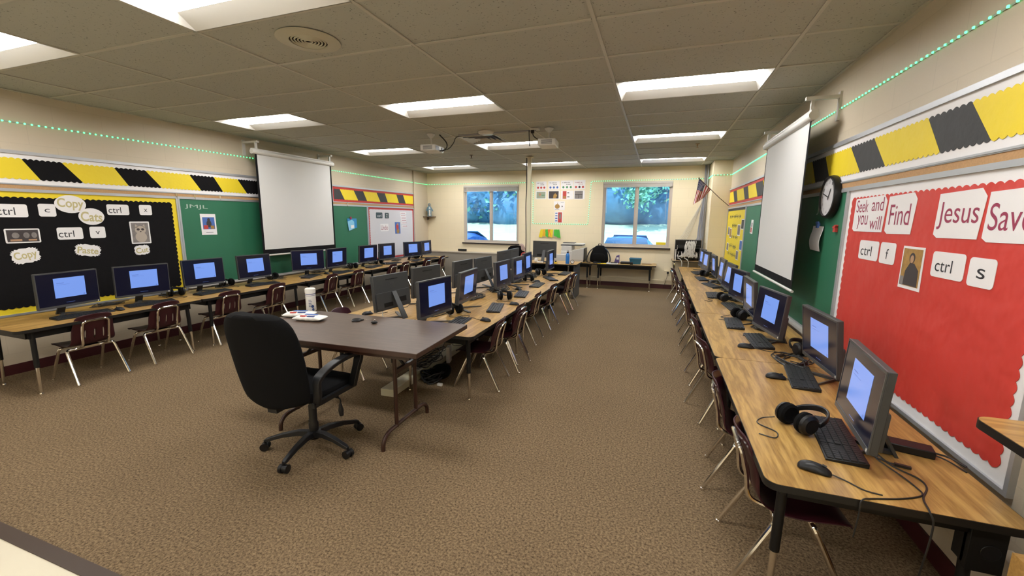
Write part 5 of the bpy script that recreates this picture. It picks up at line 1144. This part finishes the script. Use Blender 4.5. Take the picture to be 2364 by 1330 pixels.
# task chair with jacket beyond the island
t = thing('task_chair', 'black task chair behind the island computers under the left window', 'chair', (2.36, 5.45, 0), R(20))
b = B().m(m_fab); b.loft([[(w_*c_, y+.03*s_, z) for c_, s_ in ((-1, -.6), (-.6, -1), (.6, -1), (1, -.6), (1, .6), (.6, 1), (-.6, 1), (-1, .6))] for w_, y, z in ((.18, -.22, .55), (.21, -.24, .65), (.20, -.26, .90), (.14, -.27, 1.0))]); b.build('backrest', t, sub=1)
b = B().m(m_fab); b.ellip((0, 0, .46), (.23, .23, .05), 20, 8, 0, .6); b.build('seat', t)
b = B().m(m_black); b.tube([(0, 0, .08), (0, 0, .43)], .025, 12); b.tube([(0, -.2, .44), (0, -.26, .60)], .02, 8); b.build('gas_column', t)
for k in range(5):
    a = R(72*k+10); b = B().m(m_black); b.tube([(0, 0, .09), (.28*math.cos(a), .28*math.sin(a), .06)], [.025, .014], 8); b.tube([(.28*math.cos(a), .28*math.sin(a)-.015, .028), (.28*math.cos(a), .28*math.sin(a)+.015, .028)], .028, 12); b.build('base_arm', t)
b = B(); rd = random.Random(5)
rings = []
for i, (z, w_) in enumerate(((1.03, .03), (.99, .07), (.93, .085), (.86, .09), (.78, .10), (.70, .09))): rings.append([(2.55+w_*c_+.012*i, 5.26+.05*s_+.01*math.sin(i*2+k), z) for k, (c_, s_) in enumerate(((-1, 0), (-.5, -.9), (.3, -.8), (1, -.2), (.6, .8), (-.4, .9)))])
b.m(m_redb).loft(rings[3:]); b.m(mat('floral_print', (.45, .33, .28), .8, noise=.8, nscale=30)).loft(rings[:4]); tag(b.build('hanging_bag', sub=1), 'red and floral cloth bag hanging behind the island near the service pole', 'bag')
# backpack
t = thing('backpack', 'black backpack standing on the table under the right window', 'backpack', (4.06, 6.44, .575))
b = B().m(m_fab); rings = []
for z, w_, d0, d1, dx in ((.0, .19, -.10, .10, .0), (.03, .215, -.13, .12, .0), (.12, .21, -.135, .12, .0), (.22, .19, -.11, .11, .0), (.31, .155, -.08, .10, .01), (.37, .115, -.05, .09, .01), (.395, .05, -.02, .06, .01)):
    rings.append([(dx+w_*math.copysign(abs(math.cos(a))**.6, math.cos(a)), (d0+d1)/2+(d1-d0)/2*math.copysign(abs(math.sin(a))**.6, math.sin(a)), z) for a in [2*math.pi*k/20 for k in range(20)]])
b.loft(rings); b.build('bag_body', t, sub=1)
b = B().m(m_fab); b.ellip((.0, -.125, .12), (.15, .035, .10), 16, 8, 0, .6); b.build('front_pocket', t)
b = B().m(m_black); b.tube(bez([(-.03, .03, .385), (-.025, .02, .42), (.03, .02, .42), (.035, .03, .385)], 4), .008, 8); b.build('grab_handle', t)
for s_ in (-1, 1):
    b = B().m(m_black); b.tube(bez([(s_*.11, -.03, .34), (s_*.20, -.06, .26), (s_*.26, -.10, .12), (s_*.25, -.14, .015), (s_*.17, -.16, .008)], 5), .014, 6); b.build('shoulder_strap', t)
def tbl(name, m, c, d, label, cat, bev=.004): b = B().m(m); b.box((c[0], c[1], .575+c[2]), d); return tag(b.build(name, bevel=bev), label, cat)
tbl('folder', m_yel, (4.20, 6.20, .003), (.26, .10, .006), 'yellow folder under the backpack front', 'folder', 0)
tbl('glasses_case', m_black, (4.05, 6.19, .018), (.17, .06, .035), 'black case in front of the backpack', 'case', .01)
t = thing('desk_holder', 'purple plastic wedge on the table under the right window', 'holder', (4.47, 6.45, .575)); b = B().m(m_purple); b.loft([[(-.07, -.05, 0), (.05, -.05, 0), (.05, .05, 0), (-.07, .05, 0)], [(-.02, -.04, .17), (.045, -.04, .19), (.045, .04, .19), (-.02, .04, .17)]]); b.build('holder_body', t, bevel=.006); b = B().m(m_white); b.box((.01, -.052, .11), (.05, .004, .05)); b.build('label_panel', t)
tbl('papers', m_paper, (4.38, 6.22, .010), (.24, .14, .02), 'stack of white papers beside the yellow folder', 'papers', 0)
tbl('phone', m_black, (4.42, 6.20, .030), (.14, .06, .018), 'black phone handset on the white papers', 'phone')
tbl('pouch', m_black, (4.66, 6.38, .025), (.22, .12, .05), 'black pouch left of the teal bin', 'pouch', .015)
tbl('pencil_cup', m_black, (4.80, 6.20, .03), (.06, .06, .06), 'small black cube by the teal bin', 'cup')
t = thing('storage_bin', 'teal plastic storage bin on the table under the right window', 'bin', (4.87, 6.45, .575)); b = B().m(m_teal)
b.loft([[(-.11, -.08, 0), (.11, -.08, 0), (.11, .08, 0), (-.11, .08, 0)], [(-.13, -.10, .13), (.13, -.10, .13), (.13, .10, .13), (-.13, .10, .13)], [(-.122, -.092, .13), (.122, -.092, .13), (.122, .092, .13), (-.122, .092, .13)], [(-.105, -.075, .01), (.105, -.075, .01), (.105, .075, .01), (-.105, .075, .01)]]); b.build('bin_body', t, bevel=.003)
b = B().m(m_teal); b.box((0, -.100, .118), (.27, .012, .018)); b.build('bin_rim', t)
tbl('note_pad', m_tan, (5.12, 6.42, .012), (.20, .15, .022), 'tan note pad at the right end of the window table', 'pad', .002)

# ================================================================== CABLE RACK, CABLE BUNDLE, FLAG
t = thing('network_rack', 'open network rack with patch panels in the far right corner', 'network rack', (5.93, 6.46, .7015))
b = B().m(m_steelb); b.box((0, .16, .22), (.50, .012, .43)); b.box((-.245, 0, .21), (.012, .30, .42)); b.box((.245, 0, .21), (.012, .30, .42)); b.build('rack_frame', t, smooth=False)
b = B().m(m_steelb); b.box((0, -.02, .385), (.50, .28, .10)); b.build('top_panel', t)
b = B().m(m_grey)
for k in range(3): b.box((0, -.155, .27-.0*k+.028*k), (.46, .02, .012))
b.build('patch_panel', t)
b = B().m(m_white); b.box((-.235, -.145, .12), (.018, .03, .24)); b.box((-.21, -.152, .28), (.010, .012, .10)); b.build('side_rail', t)
for k in range(2):
    b = B().m(m_steelb); b.box((0, 0, .06+.11*k), (.46, .24, .05)); b.build('network_switch', t)
rd = random.Random(11)
nm = 0
b = B().m(m_cablew)
for k in range(46):
    x0 = 5.72+.42*rd.random(); x1 = 5.96+.20*(rd.random()-.5)
    top = (x1+.04*rd.random(), 6.28+.03*rd.random(), 1.10+.03*rd.random()); bot = (x0, 6.30-.02*rd.random(), .76+.14*rd.random())
    b.tube(bez([top, (x1+.03*(rd.random()-.5), 6.26-.03*rd.random(), 1.00), (x1+(x0-x1)*.3, 6.24-.03*rd.random(), .88), (x0+.03*(rd.random()-.5), 6.23-.03*rd.random(), .80-.03*rd.random()), bot], 3), .0045, 5)
tag(b.build('patch_cables'), 'dense mass of white network cables in front of the rack', 'cables', None, 'stuff')
for i, x in enumerate((5.80, 5.93)):
    b = B().m(m_cablew); b.tube(bez([(x-.06, 6.22, .76), (x-.01, 6.16, .74), (x+.02, 6.13, .68), (x+.02, 6.13, .60), (x+.01, 6.14, .45)], 5), .007, 6); tag(b.build('network_cable'), 'white network cable hanging off the rack table, %s one' % ('left', 'right')[i], 'cable')
b = B().m(m_cableg)
for k in range(16):
    o_ = (rd.random()-.5)*.07; p_ = rd.random()*.05; e_ = rd.random()
    b.tube(bez([(6.195+o_*.6, 6.725-p_*.6, H), (6.20+o_*.5, 6.725-p_*.6, 2.1), (6.19+o_+.01*math.sin(k), 6.71-p_, 1.7), (6.17+o_*1.4, 6.68-p_, 1.35), (6.15+o_*1.5, 6.62-p_*2, 1.15), (6.02+.10*o_*10*.3-.12*e_, 6.45-.1*e_, 1.12)], 5), .006, 5)
tag(b.build('cable_bundle'), 'thick grey cable bundle running down the back corner from the ceiling', 'cables', None, 'stuff')
b = B().m(m_cablew)
for k in range(5):
    b.tube(bez([(6.17, 6.74, 2.02-.02*k), (6.08-.02*k, 6.74, 1.6), (5.95-.03*k, 6.72, 1.25), (5.88-.04*k, 6.60, 1.12)], 5), .0035, 5)
tag(b.build('loose_cables'), 'few loose white cables fanning from the bundle to the rack', 'cables', None, 'stuff')
b = B().m(m_alu); b.tube([(6.245, 6.735, 0.1), (6.245, 6.735, H)], .016, 10); tag(b.build('conduit_pipe'), 'vertical metal conduit beside the pilaster in the far right corner', 'pipe')
t = thing('flag', 'United States flag on an angled wooden staff in the far right corner', 'flag', (6.585, 5.985, 1.84))
S0, S1 = Vector((6.585, 5.985, 1.845)), Vector((6.005, 5.88, 2.375))
b = B().m(m_wood); b.tube([S0, S0*.7+S1*.3+Vector((0, 0, -.012)), S1], .0065, 8); b.build('flag_staff', t, world=True); b = B().m(m_wood); b.ellip(tuple(S1), (.012, .012, .016), 8, 6); b.build('staff_finial', t, world=True)
Hh, Ff = 26, 24
def fp(h, f):
    top = S1*(1-h*.40)+S0*(h*.40)+Vector((0, 0, -.008)); e0 = Vector((5.935, 5.90, 1.86)); e1 = Vector((6.13, 5.93, 2.00)); bot = e0*(1-h)+e1*h
    p = top*(1-f)+bot*f; return p+Vector((.006*math.sin(h*9+f*3), .022*math.sin(h*14+1.5*f)*f, -.03*f*f*h*0))
vs = [fp(i/Hh, j/Ff) for i in range(Hh+1) for j in range(Ff+1)]
m_fr = mat('flag_red', (.36, .02, .03), .7); m_fw = mat('flag_white', (.62, .58, .55), .7); m_fbl = mat('flag_blue', (.02, .03, .13), .7)
b = B()
for i in range(Hh):
    for j in range(Ff):
        b.m(m_fbl if (i < 14 and j < 10) else (m_fr if (i//2) % 2 == 0 else m_fw))
        b.add([vs[i*(Ff+1)+j], vs[i*(Ff+1)+j+1], vs[(i+1)*(Ff+1)+j+1], vs[(i+1)*(Ff+1)+j]], [(0, 1, 2, 3)])
b.m(m_fw)
for r_ in range(9):
    for c_ in range(6 if r_ % 2 == 0 else 5):
        h = (r_+1)/10*(14/26); f = ((c_*2+(1 if r_ % 2 == 0 else 2))/12)*(10/24); p = fp(h, f)
        for s_ in (-1, 1):
            star = [p+Vector((0, s_*.0025, 0))+Vector((.0075*q*math.sin(a), 0, .0075*q*math.cos(a))) for a, q in [(2*math.pi*k/10, 1 if k % 2 == 0 else .42) for k in range(10)]]
            b.add(star, [tuple(range(10))])
b.build('flag_cloth', t, world=True, smooth=False)

# ================================================================== FLOOR RACEWAY, CABLES UNDER AND ON TABLES
t = thing('floor_raceway', 'cream steel cable raceway on the floor under the island', 'raceway', (3.09, 2.05, 0))
b = B().m(m_pole); b.box((0, 0, .0325), (.13, 4.85, .065), R(1.2)); b.build('raceway_cover', t, bevel=.004)
for k in range(3):
    b = B().m(m_white); b.box((.045-.03*k, -1.9+1.5*k, .068), (.05, .09, .006), R(1.2)); b.build('outlet_plate', t)
for i, (x, y, w_) in enumerate(((3.21, .62, .05), (3.30, 1.15, .05))):
    b = B().m(m_offw); b.box((x+.02, y, .09), (.04, .10, .18), R(15)); tag(b.build('power_adapter', bevel=.006), 'white power adapter leaning on the raceway, '+('nearer', 'farther')[i]+' one', 'adapter')
def tangle(c, r, n, seed, label, m=m_cable, th=.0035, name='cable_tangle', floor=None, loops=3):
    rd = random.Random(seed); b = B().m(m)
    for k in range(n):
        pts = []; a = rd.random()*6.28
        for j in range(5+loops):
            a += 1.0+rd.random()*.9; q = .35+.65*rd.random()
            z = c[2]+r[2]*(rd.random()*2-1)
            if floor is not None: z = max(floor+th+.0006, z)
            pts.append((c[0]+r[0]*q*math.cos(a), c[1]+r[1]*q*math.sin(a), z))
        b.tube(bez(pts, 5), th, 6)
    return tag(b.build(name), label, 'cables', None, 'stuff')
tangle((3.33, .10, .05), (.12, .16, .05), 7, 1, 'black cable pile on the floor under the island, near end', floor=0, th=.006)
tangle((3.12, .35, .11), (.14, .4, .05), 6, 2, 'loose cables lying over the floor raceway', floor=.067)
tangle((3.15, 1.4, .12), (.14, .5, .05), 6, 3, 'loose cables over the middle of the floor raceway', floor=.067)
b = B().m(m_fab); b.ellip((3.35, .22, .05), (.10, .16, .05), 16, 8, R(20), .8); tag(b.build('cord_bag'), 'black cloth bag on the floor under the near island table', 'bag')
b = B().m(m_white); b.box((3.46, .0, .012), (.05, .03, .022)); tag(b.build('plug_cap', bevel=.004), 'small white plug on the carpet under the island', 'plug')
for i, y in enumerate((-.05, .55, 1.35, 2.2, 3.1)):
    b = B().m(m_cablew if i % 2 == 0 else m_cable)
    b.tube(bez([(3.17, y, .585), (3.22, y-.03, .46), (3.28, y+.06, .38), (3.2, y+.14, .44), (3.15, y+.2, .30), (3.12, y+.1, .08)], 5), .004, 6); tag(b.build('hanging_cable'), ('white' if i % 2 == 0 else 'black')+' cable drooping under the island tables, '+['nearest', 'second', 'third', 'fourth', 'farthest'][i]+' one', 'cable')
for i, (x, y, r_) in enumerate(((3.20, .42, .16), (3.22, 1.25, .18), (3.30, 1.95, .15), (3.25, 2.7, .16), (3.3, 3.45, .15))):
    tangle((x, y, .615), (.15, r_+.10, .016), 8, 20+i, 'black cables strewn on the island tabletops, '+['nearest tangle', 'second tangle', 'third tangle', 'fourth tangle', 'farthest tangle'][i], floor=TT, th=.0038)
for i, (x, y) in enumerate(((6.28, .0), (6.32, .95), (6.34, 1.6), (6.33, 2.4), (6.33, 3.1), (6.33, 3.8), (6.3, 4.5))):
    tangle((x-.04, y-.05, .612), (.13, .20, .014), 6, 40+i, 'black cables behind the right wall computers, '+['first', 'second', 'third', 'fourth', 'fifth', 'sixth', 'seventh'][i]+' tangle from the camera', floor=TT, th=.0036)
for i, (x, y) in enumerate(((-.25, -.55), (-.28, .1), (-.30, .75), (-.27, 1.6), (-.24, 2.4), (-.26, 3.2), (-.25, 3.95), (-.22, 4.7), (-.2, 5.4))):
    tangle((x, y, .612), (.09, .18, .014), 4, 60+i, 'dark cables behind the left wall computers, '+['first', 'second', 'third', 'fourth', 'fifth', 'sixth', 'seventh', 'eighth', 'ninth'][i]+' tangle from the camera', floor=TT, th=.003)
b = B().m(m_cablew); b.tube(bez([(2.86, .02, .73), (2.88, -.04, .68), (2.93, -.08, .62), (3.02, -.06, .607), (3.15, .02, .606), (3.3, .0, .606)], 6), .0045, 6); tag(b.build('white_cable'), 'white cable from the back of the nearest island computer', 'cable')
# power brick and leads on the near right table
t = thing('power_brick', 'black power brick with leads behind the nearest right computer', 'power supply', (6.37, -1.19, TT), R(-15))
b = B().m(m_black); b.box((0, 0, .016), (.165, .075, .032)); b.build('brick_case', t, bevel=.004); b = B().m(m_cable); b.tube(bez([(.08, .0, .016), (.13, -.005, .012), (.17, -.04, .004)], 5), .004, 6); b.tube(bez([(.08, -.02, .016), (.12, -.04, .01), (.16, -.09, .004)], 5), .003, 6); b.build('power_lead', t)
zz = TT+.003
b = B().m(m_cable); b.tube(bez([(6.20, -1.25, TT+.03), (6.216, -1.323, zz), (6.245, -1.42, zz), (6.262, -1.50, zz), (6.255, -1.55, zz), (6.17, -1.60, zz), (6.08, -1.632, zz), (6.04, -1.655, zz-.001), (6.035, -1.662, .55), (6.03, -1.66, .46)], 6), .0028, 6); tag(b.build('usb_cable'), 'thin black cable looping over the front corner table edge', 'cable')
b = B().m(m_cable); b.tube(bez([(6.21, -1.26, TT+.02), (6.25, -1.36, zz), (6.30, -1.43, zz), (6.297, -1.49, zz), (6.25, -1.57, zz), (6.23, -1.648, zz), (6.235, -1.668, .56), (6.23, -1.66, .40), (6.24, -1.62, .25)], 6), .0032, 6); tag(b.build('mouse_cable'), 'black cable dropping over the near table edge beside the looping one', 'cable')
b = B().m(m_cable); b.tube(bez([(6.20, -1.30, zz+.004), (6.24, -1.34, zz+.004), (6.27, -1.35, zz+.002)], 4), .003, 6); b.box((6.285, -1.355, zz+.003), (.05, .014, .010), R(-15)); tag(b.build('usb_plug'), 'short black plug end lying beside the nearest right computer', 'plug')
b = B().m(m_steelb); b.box((6.44, -1.56, .455), (.10, .03, .17)); b.box((6.40, -1.53, .46), (.02, .06, .15)); b.m(m_black); b.tube([(6.45, -1.577, .45), (6.45, -1.574, .45)], .028, 16); tag(b.build('cable_box', bevel=.003), 'black steel box hung under the near corner of the right table', 'cable box')
b = B().m(m_walls['Y']); b.fbox(FR, 1.42, 1.62, .20, .38, 0, .06); tag(b.build('outlet_box', bevel=.004), 'beige outlet box low on the right wall under the boards', 'outlet box')
